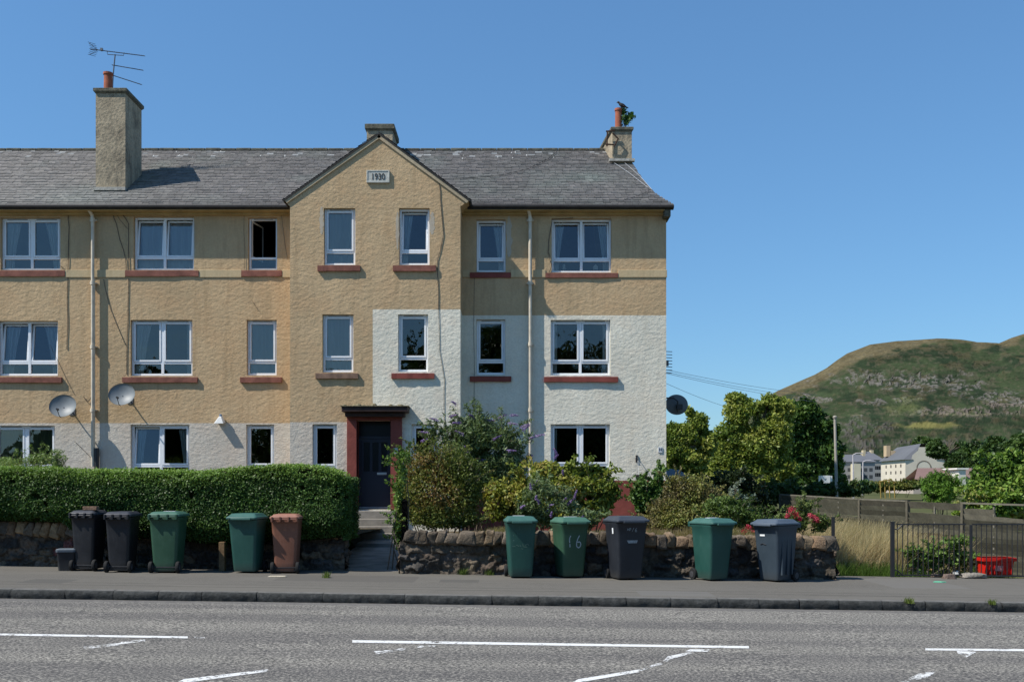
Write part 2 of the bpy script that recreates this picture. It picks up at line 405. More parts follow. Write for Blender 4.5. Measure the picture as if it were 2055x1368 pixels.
def fz(x, z):
    if x < -3: return 1 if z < zl else 0
    return 3 if z < zp else (2 if z < zr else 0)
mb = MB()
zm_ = {'x': [], 'z': [zl, zr, zp], 'f': fz}
wall(mb, XL, XB0+.02, -.3, ZT, DW, [h for h in HM if h[0] < -3], zm_)
wall(mb, XB1-.02, XR, -.3, ZT, DW, [h for h in HM if h[0] > -3], zm_)
# end walls and back (the gable wall runs back at a slight angle)
def zroof(t): return EAVE_Z + SL*t
sk = -.11
yr = EAVE_Y + RIDGE_T; yb = EAVE_Y + 2*RIDGE_T
xg = lambda y: XR + sk*(y-DW)
mb.face([(XR, DW, -.3), (xg(yb-.4), yb-.4, -.3), (xg(yb-.4), yb-.4, ZT), (XR, DW, ZT)], 2)
gt = [.36, .6, 1.1, 1.7, 3.05, 4.0]; gvx = [3.90, 3.80, 3.64, 3.54, 3.38, 3.28]
gf = [(XR, DW, ZT)] + [(a-.06, EAVE_Y+q, zroof(q)-.05) for q, a in zip(gt, gvx)]; gb = [(a-.94, 2*(EAVE_Y+RIDGE_T)-EAVE_Y-q, zroof(q)-.05) for q, a in zip(gt, gvx)][::-1][1:] + [(xg(yb-.4), yb-.4, ZT)]
mb.face(gf+gb, 2)
mb.face([(XL, DW, -.3), (XL, DW, ZT), (XL, yr, zroof(4)-.1), (XL, yb-.4, ZT), (XL, yb-.4, -.3)], 0)
mb.face([(XL, yb-.4, -.3), (XL, yb-.4, ZT+.34), (xg(yb-.4)-.2, yb-.4, ZT+.34), (xg(yb-.4), yb-.4, -.3)], 0)
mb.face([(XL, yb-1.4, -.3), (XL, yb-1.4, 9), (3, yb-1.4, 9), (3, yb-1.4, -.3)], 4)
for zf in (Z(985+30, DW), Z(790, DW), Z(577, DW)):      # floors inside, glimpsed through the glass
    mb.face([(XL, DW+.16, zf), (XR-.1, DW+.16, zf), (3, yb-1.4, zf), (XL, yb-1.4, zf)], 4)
# bay
zsh = Z(412, DB); zb1 = Z(846, DB); zb2 = Z(620, DB); xb = X(748, DB)
def fb(x, z):
    if x > xb: return 2 if z < zb2 else 0
    return 1 if z < zb1 else 0
dx0, dx1, dz1 = X(717, DB), X(785, DB), Z(843, DB); dz0 = Z(1021, DB)
wall(mb, XB0, XB1, -.3, zsh, DB, HB + [(dx0, dx1, dz0, dz1)], {'x': [xb], 'z': [zb1, zb2], 'f': fb})
ap = (X(761, DB), Z(270, DB)); kl = (X(572, DB), Z(402, DB)); kr = (X(941, DB), Z(402, DB))
mb.face([(XB0, DB, zsh), (XB1, DB, zsh), (XB1+.03, DB, zsh), (kr[0], DB, kr[1]), (ap[0], DB, ap[1]), (kl[0], DB, kl[1]), (XB0-.03, DB, zsh)], 0)
# tan/white returns of the bay
for xx, zb_, lo in ((XB0, zb1, 1), (XB1, zb2, 2)):
    mb.face([(xx, DB, -.3), (xx, DW+.01, -.3), (xx, DW+.01, zb_), (xx, DB, zb_)], lo)
    mb.face([(xx, DB, zb_), (xx, DW+.01, zb_), (xx, DW+.01, zsh+.1), (xx, DB, zsh+.1)], 0)
for sx, kx in ((XB0, kl), (XB1, kr)):                      # kneeler undersides
    mb.face([(sx, DB, zsh), (sx, DW, zsh), (kx[0], DW, kx[1]), (kx[0], DB, kx[1])], 0)
part(mb, 'wall', mats)
# string course between the top sills
mb = MB(); sills_top = [(X(q[7][0], DW), X(q[7][1], DW)) for q in W if q[0] in 'ABCDE']
for a, b in ((XL, XB0), (XB1, XR+.02)):
    cuts = [a] + sum([[max(a, s[0]), s[1]] for s in sills_top if s[1] > a and s[0] < b], []) + [b]
    for i in range(0, len(cuts), 2):
        if cuts[i+1]-cuts[i] > .02:
            mb = MB(); mb.box(cuts[i]+.002, cuts[i+1]-.002, DW-.022, DW+.05, zc0, zc1); part(mb, 'string_course', M['band'], bevel=.006)
# eaves cornice, soffit, gutter, verge
mb = MB()
for a, b in ((XL, XB0-.01), (XB1+.01, XR)):
    mb.box(a, b, DW-.10, DW+.02, Z(432, DW), Z(424, DW))
    mb.box(a, b, DW-.17, DW+.02, Z(424, DW)+.002, Z(418, DW))
    mb.box(a, b, DW-.30, DW+.02, ZT-.02, ZT+.035)
part(mb, 'cornice', M['cornice'], bevel=.012)
mb = MB(); mb.box(XR-.10, XR+.07, DW-.30, DW+.30, Z(436, 25.4), Z(419, 25.4)); part(mb, 'corner_bracket', M['cap'], bevel=.02)
mb = MB()
for a, b in ((XL, XB0-.12), (XB1+.15, X(1353, 25.2))):
    mb.box(a, b, EAVE_Y-.02, EAVE_Y+.07, ZT+.0, ZT+.10)
    mb.tube([(a, EAVE_Y-.03, ZT+.075), (b, EAVE_Y-.03, ZT+.06)], .05, 8)
part(mb, 'gutter', M['gutter'])
# ---- slates as real overlapping pieces
SC = [(.115, .110, .108), (.135, .127, .124), (.165, .155, .150), (.10, .10, .103), (.15, .14, .142)]
def slates(O, u, v, n, inside, x0, x1, vlen, cell=(.185, .135), seed=1, green=None, th=.012, clip=None):
    O, u, v, n = map(lambda q: np.array(q, float), (O, u, v, n)); V = []; C = []; rr = random.Random(seed)
    rows = int(vlen/cell[1])
    for r in range(rows+1):
        b = r*cell[1]; x = x0 - rr.random()*cell[0]
        while x < x1:
            wd = cell[0]*rr.uniform(.75, 1.25); xa, xb_ = max(x0, x+.003), x+wd-.003; x += wd
            if clip is not None: xb_ = min(xb_, clip(b+.02))
            if xb_-xa < .03: continue
            if not inside((xa+xb_)/2, b+cell[1]*.5): continue
            lift = .014+rr.uniform(0, .010); dz = rr.uniform(-.012, .008); t1 = b+cell[1]+.03
            q = [(xa, b+dz, lift+th), (xb_, b+dz+rr.uniform(-.006, .006), lift+th), (xb_, t1, .010), (xa, t1, .010), (xa, b+dz, lift-.006), (xb_, b+dz, lift-.006)]
            P = [O+u*a+v*bb+n*c for a, bb, c in q]; V += P
            k = (np.array(rr.choice(SC))*.5+.5*np.array([.135, .129, .127]))*rr.uniform(.90, 1.10)*1.1*np.array([1.03, 1., .95])
            if green is not None: k = green(np.array([(xa+xb_)/2, b]), k, rr)
            C += [k]*6
    V = np.array(V); m = len(V)//6; i = np.arange(m)[:, None]*6
    Fq = np.concatenate([i+np.array([[0, 1, 2, 3]]), i+np.array([[4, 5, 1, 0]]), i+np.array([[4, 0, 3, 4]])[:, :4]*1]) if False else np.concatenate([i+np.array([[0, 1, 2, 3]]), i+np.array([[4, 5, 1, 0]])])
    return V, Fq, np.array(C)
ang = math.atan(SL); vv = (0, cos(ang), sin(ang)); nn = (0, -sin(ang), cos(ang)); VL = RIDGE_T/cos(ang)
hipt = [0, .35, .6, 1.1, 1.7, 3.05, 4.0]; hipx = [4.10, 3.93, 3.80, 3.64, 3.54, 3.38, 3.28]
def verge(t): return float(np.interp(t, hipt, hipx))
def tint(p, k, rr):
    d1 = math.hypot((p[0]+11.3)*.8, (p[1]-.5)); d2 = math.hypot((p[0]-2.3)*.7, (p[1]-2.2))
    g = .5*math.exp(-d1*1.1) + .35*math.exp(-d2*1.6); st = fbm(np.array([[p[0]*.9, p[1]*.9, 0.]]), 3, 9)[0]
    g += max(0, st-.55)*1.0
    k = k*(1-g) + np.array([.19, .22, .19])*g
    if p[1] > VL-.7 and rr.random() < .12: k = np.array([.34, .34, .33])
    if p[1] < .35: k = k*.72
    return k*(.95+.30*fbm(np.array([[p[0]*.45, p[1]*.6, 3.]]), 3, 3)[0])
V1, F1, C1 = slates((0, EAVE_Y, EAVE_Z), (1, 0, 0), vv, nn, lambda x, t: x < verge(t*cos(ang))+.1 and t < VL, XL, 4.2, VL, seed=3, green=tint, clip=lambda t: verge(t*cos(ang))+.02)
# roof body below the slates (both slopes, skewed gable end)
mb = MB(); ze = EAVE_Z; zrg = zroof(4)
bt = [(verge(t)-.03, EAVE_Y+t, zroof(t)-.0) for t in hipt]
mb.face([(XL, EAVE_Y, ze)] + [bt[0]] + bt[1:] + [(XL, yr, zrg)])
bk = [(verge(t)-.03 - .88, 2*yr-(EAVE_Y+t), zroof(t)) for t in hipt]
mb.face([(XL, yr, zrg)] + bk[::-1] + [(XL, yb, ze)])
for i in range(len(bt)-1):
    a, b = bt[i], bt[i+1]; mb.face([a, (a[0], a[1], a[2]-.09), (b[0], b[1], b[2]-.09), b])
mb.face([(XL, EAVE_Y, ze-.02), (XL, EAVE_Y, ze), (bt[0][0], EAVE_Y, ze), (bt[0][0], EAVE_Y, ze-.02)])
roof = part(mb, 'roof', plain('roof_underlay', (.05, .048, .045), .9, .1))
npmesh('roof_slates', V1, F1, M['slate'], roof, C1)
mb = MB(); x = XL
while x < 3.2:
    l = .45; mb.box(x+.004, min(3.25, x+l-.004), yr-.10, yr+.10, zrg-.03, zrg+.05+random.uniform(-.004, .006)); x += l
mb.build('ridge_tiles', M['cap'], roof, bevel=.02)
LEADM = plain('lead_clip_metal', (.5, .5, .48), .6)                     # slipped leads and droppings along the ridge
for k in range(16):
    px = random.choice([random.uniform(870, 1200), random.uniform(300, 700)]); t = random.uniform(3.3, 3.95); xx = X(px, EAVE_Y+t)
    l = random.uniform(.04, .12); wv = .012
    mb = MB(); mb.face([(xx-wv, EAVE_Y+t-l, zroof(t-l)+.035), (xx+wv, EAVE_Y+t-l, zroof(t-l)+.035), (xx+wv, EAVE_Y+t, zroof(t)+.035), (xx-wv, EAVE_Y+t, zroof(t)+.035)]); mb.build('lead_clip', LEADM, roof)
# bay roof
mb = MB()
ay = DB-.05; e0 = (kl[0]-.03, kl[1]-.03); e1 = (kr[0]+.03, kr[1]-.03); az = ap[1]+.0
Vb = []; Fb = []; Cb = []
for (ex, ez), s in ((e0, -1), (e1, 1)):
    d = Vector((ex-ap[0], 0, ez-az)); L = d.length; d.normalize()
    nrm = Vector((abs(d.z)*s, 0, abs(d.x)))
    a0 = Vector((ap[0], ay, az)); b0 = Vector((ex, ay, ez)); back = Vector((0, 3.2, 0)); th = nrm*.03
    mb.face([a0+th, b0+th, b0+th+back, a0+th+back]); mb.face([a0, b0, b0+th, a0+th]); mb.face([a0, a0+back, b0+back, b0]); mb.face([b0, b0+back, b0+back+th, b0+th])
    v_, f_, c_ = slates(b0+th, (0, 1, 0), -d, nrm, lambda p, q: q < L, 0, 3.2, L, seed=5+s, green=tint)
    Fb.append(f_+sum(len(q) for q in Vb)); Vb.append(v_); Cb.append(c_)
rb = part(mb, 'gable_roof', M['gutter'])
npmesh('roof_slates', np.concatenate(Vb), np.concatenate(Fb), M['slate'], rb, np.concatenate(Cb))
mb = MB()                                              # cement skew along the gable
for a, b in ((kl, ap), (ap, kr)):
    A = Vector((a[0], 0, a[1])); B = Vector((b[0], 0, b[1])); d = (B-A).normalized(); n_ = Vector((d.z, 0, -d.x)); n_ = n_ if n_.z < 0 else -n_
    q = [A+n_*.0, B+n_*.0, B+n_*.085, A+n_*.085]
    mb.mesh([(p.x, DB-.035, p.z) for p in q]+[(p.x, DB-.001, p.z) for p in q], [(0, 1, 2, 3), (3, 2, 6, 7), (0, 3, 7, 4), (1, 5, 6, 2)])
part(mb, 'gable_skew', harl('skew_cement', (.46, .38, .26), bump=.02))
# chimneys
def chimney(px0, px1, d, ytop, ycap, depth, skew=0, over=.06, zbot=None, pots=(), name='chimney'):
    x0, x1 = X(px0, d), X(px1, d); zt = Z(ytop, d); zc = Z(ycap, d); zb = zbot if zbot is not None else zroof(d-EAVE_Y)-.5
    mb = MB(); nz = 14
    fr = [(x0, d), (x1, d), (x1+skew, d+depth), (x0+skew, d+depth)]
    for k in range(4):
        (ax, ay_), (bx, by) = fr[k], fr[(k+1) % 4]
        mb.face([(ax, ay_, zb), (bx, by, zb), (bx, by, zc), (ax, ay_, zc)])
    ch = part(mb, name, M['chim'])
    mb = MB(); o = over
    f1 = [(x0-o, d-o), (x1+o, d-o), (x1+skew+o, d+depth+o), (x0+skew-o, d+depth+o)]
    f0 = [(x0-o*.2, d-o*.2), (x1+o*.2, d-o*.2), (x1+skew+o*.2, d+depth+o*.2), (x0+skew-o*.2, d+depth+o*.2)]
    vs = [(a, b, zc-.05) for a, b in f0]+[(a, b, zc) for a, b in f1]+[(a, b, zt-.02) for a, b in f1]+[(a, b, zt) for a, b in f0]
    fs = []
    for r in range(3):
        for k in range(4): fs.append((r*4+k, r*4+(k+1) % 4, r*4+4+(k+1) % 4, r*4+4+k))
    fs += [(3, 2, 1, 0), (12, 13, 14, 15)]
    mb.mesh(vs, fs); mb.build('chimney_cope', M['cap'], ch)
    for (ppx, pd, py, r) in pots:
        h = Z(py, pd)-zt; xx = X(ppx, pd); m2 = MB()
        m2.lathe([(r*.98, -.02), (r*.95, h*.5), (r*.92, h*.88), (r*1.1, h*.90), (r*1.1, h), (r*.85, h), (r*.8, h*.7)], (xx, pd, zt), 16)
        m2.build('chimney_pot', M['pot'], ch, smooth=False)
    return ch
chimney(192, 251.5, 26.2, 176, 183, 1.15, over=.05, pots=((217, 26.55, 146, .115),))
chimney(736, 788, 28.2, 248, 258, 1.1, over=.05)
chimney(1229, 1268, 28.2, 254, 260, 1.9, skew=-.2, over=.045, pots=((1241, 28.5, 218, .10),))
mb = MB()                                              # cement flashing at chimney feet
FLM = plain('cement_flashing', (.42, .40, .35), .9, .1, .3, 9, bump=.01)
mb.box(X(189, 26.2), X(253, 26.2), 26.13, 26.22, Z(381, 26.2)-.02, Z(376, 26.2)+.0); part(mb, 'chimney_flashing', FLM); mb = MB(); mb.box(X(1222, 28.2), X(1273, 28.2), 28.08, 28.22, Z(325, 28.2), Z(321.5, 28.2)+.02)
part(mb, 'chimney_flashing', FLM)
# windows
def bar(mb, x0, x1, y0, y1, z0, z1): mb.box(x0, x1, y0, y1, z0, z1)
def frame(mb, x0, x1, z0, z1, y0, y1, t, tb=None):
    tb = tb or t
    mb.box(x0, x0+t, y0, y1, z0, z1); mb.box(x1-t, x1, y0, y1, z0, z1); mb.box(x0+t+.0005, x1-t-.0005, y0, y1, z1-t, z1); mb.box(x0+t+.0005, x1-t-.0005, y0, y1, z0, z0+tb)
def curtain(kind, x0, x1, z0, z1, y, par, nm):
    if kind == 'none': return
    mat_ = M['net'] if nm == 'net' else (M['gcurtain'] if nm == 'green' else M['curtain'])
    nx, nz = 44, 14; V = []
    for i in range(nx):
        for j in range(nz):
            u, v = i/(nx-1), j/(nz-1); z = z0+(z1-z0)*v
            wd = {'full': 1, 'net': 1, 'green': 1, 'left': .44, 'right': .44, 'left_net': .62, 'right_net': .62, 'left_slim': .2, 'right_slim': .22}[kind]
            if kind in ('left_net', 'right_net', 'left', 'right'): wd *= (.50+.50*v**1.4)
            xx = x0+(x1-x0)*wd*u if not kind.startswith('right') else x1-(x1-x0)*wd*u
            V.append((xx, y+.022*sin(u*nx*.62*1.0+1.3*sin(v*2))+.01*sin(u*17+v), z))
    npmesh('curtain', np.array(V), grid_faces(nx, nz), mat_, par, smooth=True)
for (nm, px0, px1, y0, y1, d, nl, sill, smat, tilt, cur) in W:
    x0, x1, z0, z1 = X(px0, d), X(px1, d), Z(y1, d), Z(y0, d); H = z1-z0; yf = d+.095
    mb = MB(); t = .052; frame(mb, x0+.002, x1-.002, z0+.002, z1-.002, yf, yf+.07, t, .06)
    zt = z0+.235*H; xm = (x0+x1)/2
    mb.box(x0+t+.0005, x1-t-.0005, yf+.001, yf+.069, zt-.028, zt+.028)
    cells = [(x0+t, x1-t)] if nl == 1 else [(x0+t, xm-.035), (xm+.035, x1-t)]
    if nl == 2: mb.box(xm-.035, xm+.035, yf-.004, yf+.066, z0+.062, z1-t-.0005)
    wn = part(mb, 'window', M['upvc'], bevel=.006)
    if not any(tilt) or nm == 'C':
        for a, b in cells:
            q = MB(); q.box(a+.12*(b-a), b-.12*(b-a), yf-.012, yf-.001, z1-.040, z1-.018); q.build('trickle_vent', M['vent'], wn)
    for i, (a, b) in enumerate(cells):
        q = MB(); q.face([(a, yf+.035, z0+.06), (b, yf+.035, z0+.06), (b, yf+.035, zt-.026), (a, yf+.035, zt-.026)]); q.build('pane', M['glass'], wn)
        s = MB(); za, zb_ = zt+.028, z1-t
        frame(s, a+.003, b-.003, za+.003, zb_-.003, yf-.014, yf+.045, .045)
        g = MB(); g.face([(a+.045, yf+.02, za+.045), (b-.045, yf+.02, za+.045), (b-.045, yf+.02, zb_-.045), (a+.045, yf+.02, zb_-.045)])
        if tilt[i] == 1:
            th = radians(6.5)
            for o in (s, g): o.v = [(p[0], p[1]+.012+(p[2]-za)*sin(th), za+(p[2]-za)*cos(th)) for p in o.v]
        if tilt[i] == 9:
            th = radians(78); ca, sa = cos(th), sin(th)
            for o in (s, g): o.v = [(a+(p[0]-a)*ca+.02, p[1]+(p[0]-a)*sa, p[2]) for p in o.v]
        s.build('sash', M['upvc'], wn, bevel=.004); g.build('pane', M['glass'], wn)
        k = cur[i]; cm = 'net' if k.endswith('net') else ('green' if k == 'green' else 'c')
        curtain(k, a-.03, b+.03, z0+.03, z1-.03, d+(.19 if tilt[i] == 0 else .29), wn, cm)
        if k not in ('full', 'net', 'green') and tilt[i] != 9:
            hx = b-.03 if i == 0 else a+.03; q = MB(); q.box(hx-.006, hx+.006, yf+.046, yf+.075, za+.5*(zb_-za)-.06, za+.5*(zb_-za)+.04); q.build('window_handle', M['upvc'], wn)
    if sill:
        a, b, c, e = X(sill[0], d), X(sill[1], d), Z(sill[3], d), Z(sill[2], d); q = MB()
        pr = .038 if nm in 'ABCDE' else .062; n = 8; vs = []
        for k in range(n+1):
            xx = a+(b-a)*k/n; j = random.uniform(-.006, .006)
            vs += [(xx, d-pr+j, c+j), (xx, d-pr+j, e-.012+j*.5), (xx, d-.004, e+.0), (xx, d+.02, c)]
        fs = [(0, 1, 2, 3), tuple(4*n+k for k in (3, 2, 1, 0))]
        for k in range(n):
            for r in range(4): fs.append((4*k+r, 4*k+4+r, 4*k+4+(r+1) % 4, 4*k+(r+1) % 4))
        q.mesh(vs, fs); q.box(x0+.002, x1-.002, d+.0, d+.10, e-.02, e+.004); q.build('sill', M[smat], wn)
# entrance
mb = MB(); y = DB; a, b = X(696, DB-.12), X(806, DB-.12); zt = Z(833, DB-.12); zb_ = Z(1029, DB-.12)
mb.box(a, dx0-.0, y-.12, y+.30, zb_, dz1); mb.box(dx1, b, y-.12, y+.30, zb_, dz1); mb.box(a, b, y-.12, y+.30, dz1+.001, zt)
ent = part(mb, 'door_surround', M['red'], bevel=.008)
mb = MB(); zc = Z(825, DB-.45); zc2 = Z(814.5, DB-.45)
mb.box(X(685, DB-.45), X(818, DB-.45), DB-.45, DB+.0, zc, zc2); mb.box(X(692, DB-.3), X(811, DB-.3), DB-.3, DB, Z(835, DB-.3), zc-.002)
mb.build('door_canopy', plain('canopy_paint', (.045, .026, .022), .7, .3, .3), ent, bevel=.015)
mb = MB(); mb.box(X(684, DB-.45)-.01, X(819, DB-.45)+.01, DB-.48, DB+.0, zc2+.002, zc2+.02)
for k in range(26): xx = random.uniform(-4.15, -2.65); yy = random.uniform(DB-.42, DB-.05); r = random.uniform(.03, .08); mb.lathe([(r, 0), (r*.8, r*.5), (r*.2, r*.8)], (xx, yy, zc2+.018), 7)
mb.build('moss_topping', plain('dry_moss', (.22, .19, .12), 1, 0, .4, 20, bump=.02), ent)
mb = MB(); yd = DB+.26; mb.box(dx0, dx1, yd+.02, yd+.05, dz0, dz1)
dr = part(mb, 'front_door', M['door'])
mb = MB(); zf0 = Z(877, yd); mb.box(dx0+.0, dx1, yd-.03, yd+.018, zf0-.03, zf0+.03); mb.box(dx0, dx0+.05, yd-.03, yd+.018, dz0, zf0-.031); mb.box(dx1-.05, dx1, yd-.03, yd+.018, dz0, zf0-.031)
mb.box(dx0+.05, dx1-.05, yd-.015, yd+.018, dz0, Z(945, yd))
for k in range(4):
    xx = dx0+.09+(dx1-dx0-.18)*k/3; mb.box(xx-.035, xx+.035, yd-.014, yd+.018, Z(945, yd), zf0-.031)
mb.box(dx0+.05, dx1-.05, yd-.0145, yd+.018, zf0-.12, zf0-.031)
mb.build('door_frame', M['door'], dr, bevel=.004)
for k in range(3):
    xa = dx0+.125+(dx1-dx0-.18)*k/3; xb2 = dx0+.055+(dx1-dx0-.18)*(k+1)/3; q = MB(); q.box(xa, xb2, yd+.0, yd+.019, Z(945, yd), zf0-.12); q.build('door_pane', M['doorglass'], dr)
mb = MB(); mb.box(dx0+.01, dx1-.01, yd+.005, yd+.019, zf0+.03, dz1-.01); mb.build('fanlight', M['doorglass'], dr)
mb = MB(); mb.box(X(757, yd), X(776, yd), yd-.025, yd-.014, Z(951.5, yd), Z(947, yd)); mb.build('letter_plate', M['steel'], dr, bevel=.003)
mb = MB(); mb.box(dx0+.02, dx1-.02, yd-.045, yd-.016, dz0+.02, dz0+.06); mb.build('weather_bar', M['vent'], dr)
mb = MB(); xi = X(795, DB-.14)
mb.box(xi-.05, xi+.05, DB-.145, DB-.121, Z(910, DB), Z(898, DB)); mb.build('entry_phone', M['steel'], ent, bevel=.004)
# steps and threshold
mb = MB(); sx0, sx1 = X(700, 24.3), X(793, 24.3); lv = [Z(1024, 24.5), Z(1040, 24.2), Z(1055, 23.9), Z(1069, 23.6)]
yy = [24.45, 24.12, 23.80, 23.48]
for k in range(4): mb.box(sx0-.05*k, sx1+.02, yy[k], (yy[k-1]-.0 if k else DB+.3), -.1, lv[k] - .0)
part(mb, 'entrance_steps', plain('worn_step_stone', (.24, .22, .19), .9, .15, .2, 5, bump=.006), bevel=.012)
# plaque 1930
def text(body, size, ext, mat_, parent, loc, name, rz=0, rx=90, align='CENTER', local=False):
    cu = bpy.data.curves.new(name, 'FONT'); cu.body = body; cu.size = size; cu.extrude = ext; cu.align_x = align; cu.align_y = 'CENTER'; cu.offset = size*.004
    o = bpy.data.objects.new(name, cu); COL.objects.link(o); bpy.context.view_layer.update()
    me = bpy.data.meshes.new_from_object(o.evaluated_get(bpy.context.evaluated_depsgraph_get())); bpy.data.objects.remove(o)
    me.name = name; me.materials.clear(); me.materials.append(mat_)
    o = bpy.data.objects.new(name, me); COL.objects.link(o); o.parent = parent
    o.location = Vector(loc) - (Vector((0, 0, 0)) if local else offs(parent)); o.rotation_euler = (radians(rx), 0, radians(rz)); return o
mb = MB(); a, b, c, e = X(736, DB), X(782, DB), Z(367, DB), Z(342, DB)
mb.box(a+.03, b-.03, DB-.038, DB-.0, c+.05, e-.03); frame(mb, a, b, c, e, DB-.048, DB-.001, .03, .05)
pq = part(mb, 'date_plaque', plain('plaque_stone', (.50, .50, .45), .9, .1, .15, 10, bump=.004), bevel=.004)
pl_ = text('1930', .225, .004, plain('dark_numerals', (.05, .05, .045), .8), pq, ((a+b)/2, DB-.0435, (c+e)/2-.012), 'date_numerals'); pl_.scale = (.78, 1, 1)
# downpipes
def pipe(px, d, y0, y1, r, matn, collars, top=True):
    mb = MB(); xx = X(px, d); z0, z1 = Z(y1, d), Z(y0, d)
    pts = [(xx, d, z0), (xx, d, z1-.30)]
    if top: pts += [(xx-.01, d-.02, z1-.18), (xx-.045, d-.13, z1-.08), (xx-.05, d-.16, z1+.02)]
    else: pts += [(xx, d, z1)]
    mb.tube(pts, r, 12)
    for cy in collars:
        z = Z(cy, d); mb.lathe([(r*1.35, -.05), (r*1.35, .05)], (xx, d, z), 12); mb.box(xx-.09, xx+.09, d+.02, DW+.0, z-.015, z+.015)
    return part(mb, 'downpipe', M[matn], smooth=False)
pipe(186, 25.50, 417, 935, .043, 'pipe', (441, 567, 695, 822)); pipe(1064, 25.50, 417, 960, .045, 'pipe', (441, 567, 690, 822))
pipe(194, 25.52, 898, 960, .062, 'iron', (), False)
pipe(189.5, 25.52, 560, 898, .018, 'pipe', (), False)
# cables pinned to the wall
def cab(pts, d, r=.0075, nm='cable', mat_='cable'):
    q = []
    for i, (px, py) in enumerate(pts):
        q.append((X(px, d), d, Z(py, d)))
        if i < len(pts)-1:
            nx, ny = pts[i+1]
            for f in (.33, .66): q.append((X(px+(nx-px)*f, d)+random.uniform(-.015, .015), d, Z(py+(ny-py)*f, d)))
    mb = MB(); mb.tube(q, r, 5); return part(mb, nm, M[mat_])
dc = DW-.012
cab([(137, 425), (138, 470), (136, 545)], dc-.005); cab([(136, 556), (136, 640), (134, 700)], dc)
cab([(120, 532), (150, 553), (186, 556)], dc-.005, .005); cab([(226, 425), (236, 460), (252, 520), (255, 552)], dc-.005)
cab([(237, 418), (258, 448), (259, 540)], dc-.005); cab([(258, 558), (257, 640), (254, 750)], dc)
cab([(208, 560), (222, 620), (252, 692)], dc, .006); cab([(224, 408), (240, 440), (258, 460)], dc-.01, .005)
cab([(100, 690), (150, 792)], dc, .004)
cab([(1150, 437), (1108, 440), (1103, 470), (1100, 505), (1107, 530), (1100, 553)], dc-.005); cab([(880, 348), (884, 400), (890, 470), (878, 520), (880, 620)], DB-.012); cab([(880, 620), (882, 700), (892, 760), (892, 850)], DB-.012, .0055)
cab([(490, 425), (491, 540)], dc-.005, .004); cab([(565, 430), (577, 520)], dc-.005, .004); cab([(952, 556), (951, 840)], dc, .0045)
cab([(150, 885), (190, 925)], dc, .005); cab([(168, 795), (176, 806), (184, 796)], dc-.01, .008)
cab([(505, 601), (519, 623)], dc-.01, .004)
# flex lying on the slates
def rcab(pts, r=.008, mat_='cable'):
    q = []
    for px, py in pts:
        t = 2.0
        for _ in range(20):
            z = CAMH+(HY-py)*(EAVE_Y+t)/F; t = (z-EAVE_Z)/SL
        q.append((X(px, EAVE_Y+t), EAVE_Y+t-.03, zroof(t)+.045))
    mb = MB(); mb.tube(q, r, 5); return part(mb, 'roof_cable', M[mat_])
rcab([(888, 362), (950, 360), (1010, 354), (1060, 342), (1100, 322), (1117, 308)]); rcab([(1226, 326), (1262, 350), (1300, 380)], .008, 'vent'); rcab([(1250, 327), (1285, 358), (1308, 384)], .008, 'vent')
rcab([(1250, 405), (1285, 395), (1305, 384)], .006)
# unpainted mortar round some windows
def patch(px0, px1, y0, y1, d, seed):
    rr = random.Random(seed); mb = MB(); n = 12; L = []; R = []
    for k in range(n+1):
        y = y0+(y1-y0)*k/n; e = sin(pi*min(1, max(0, k/n)))**.35 if k not in (0, n) else .25
        cxp = (px0+px1)/2; hw = (px1-px0)/2*e
        L.append((X(cxp-hw*rr.uniform(.6, 1.2), d), d-.003, Z(y, d))); R.append((X(cxp+hw*rr.uniform(.5, 1.2), d), d-.003, Z(y, d)))
    mb.face(L+R[::-1]); return part(mb, 'mortar_patch', M['mort'])
M['mort'] = harl('bare_mortar', (.50, .44, .35), .3, .01)
patch(641, 650, 414, 470, DB, 1); patch(794, 801, 425, 500, DB, 2); patch(862, 873, 425, 470, DB, 3); patch(1015.5, 1028, 432, 515, DW, 4); patch(389, 392, 440, 520, DW, 9)
# small plate on the corner
mb = MB(); a = X(1321, DW); b = X(1329, DW); mb.box(a, b, DW-.02, DW-.001, Z(907, DW), Z(896, DW)); npl = part(mb, 'number_plate', plain('pale_enamel', (.52, .56, .60), .4))
text('H', .11, .002, M['iron'], npl, ((a+b)/2, DW-.023, Z(901, DW)), 'plate_letter')
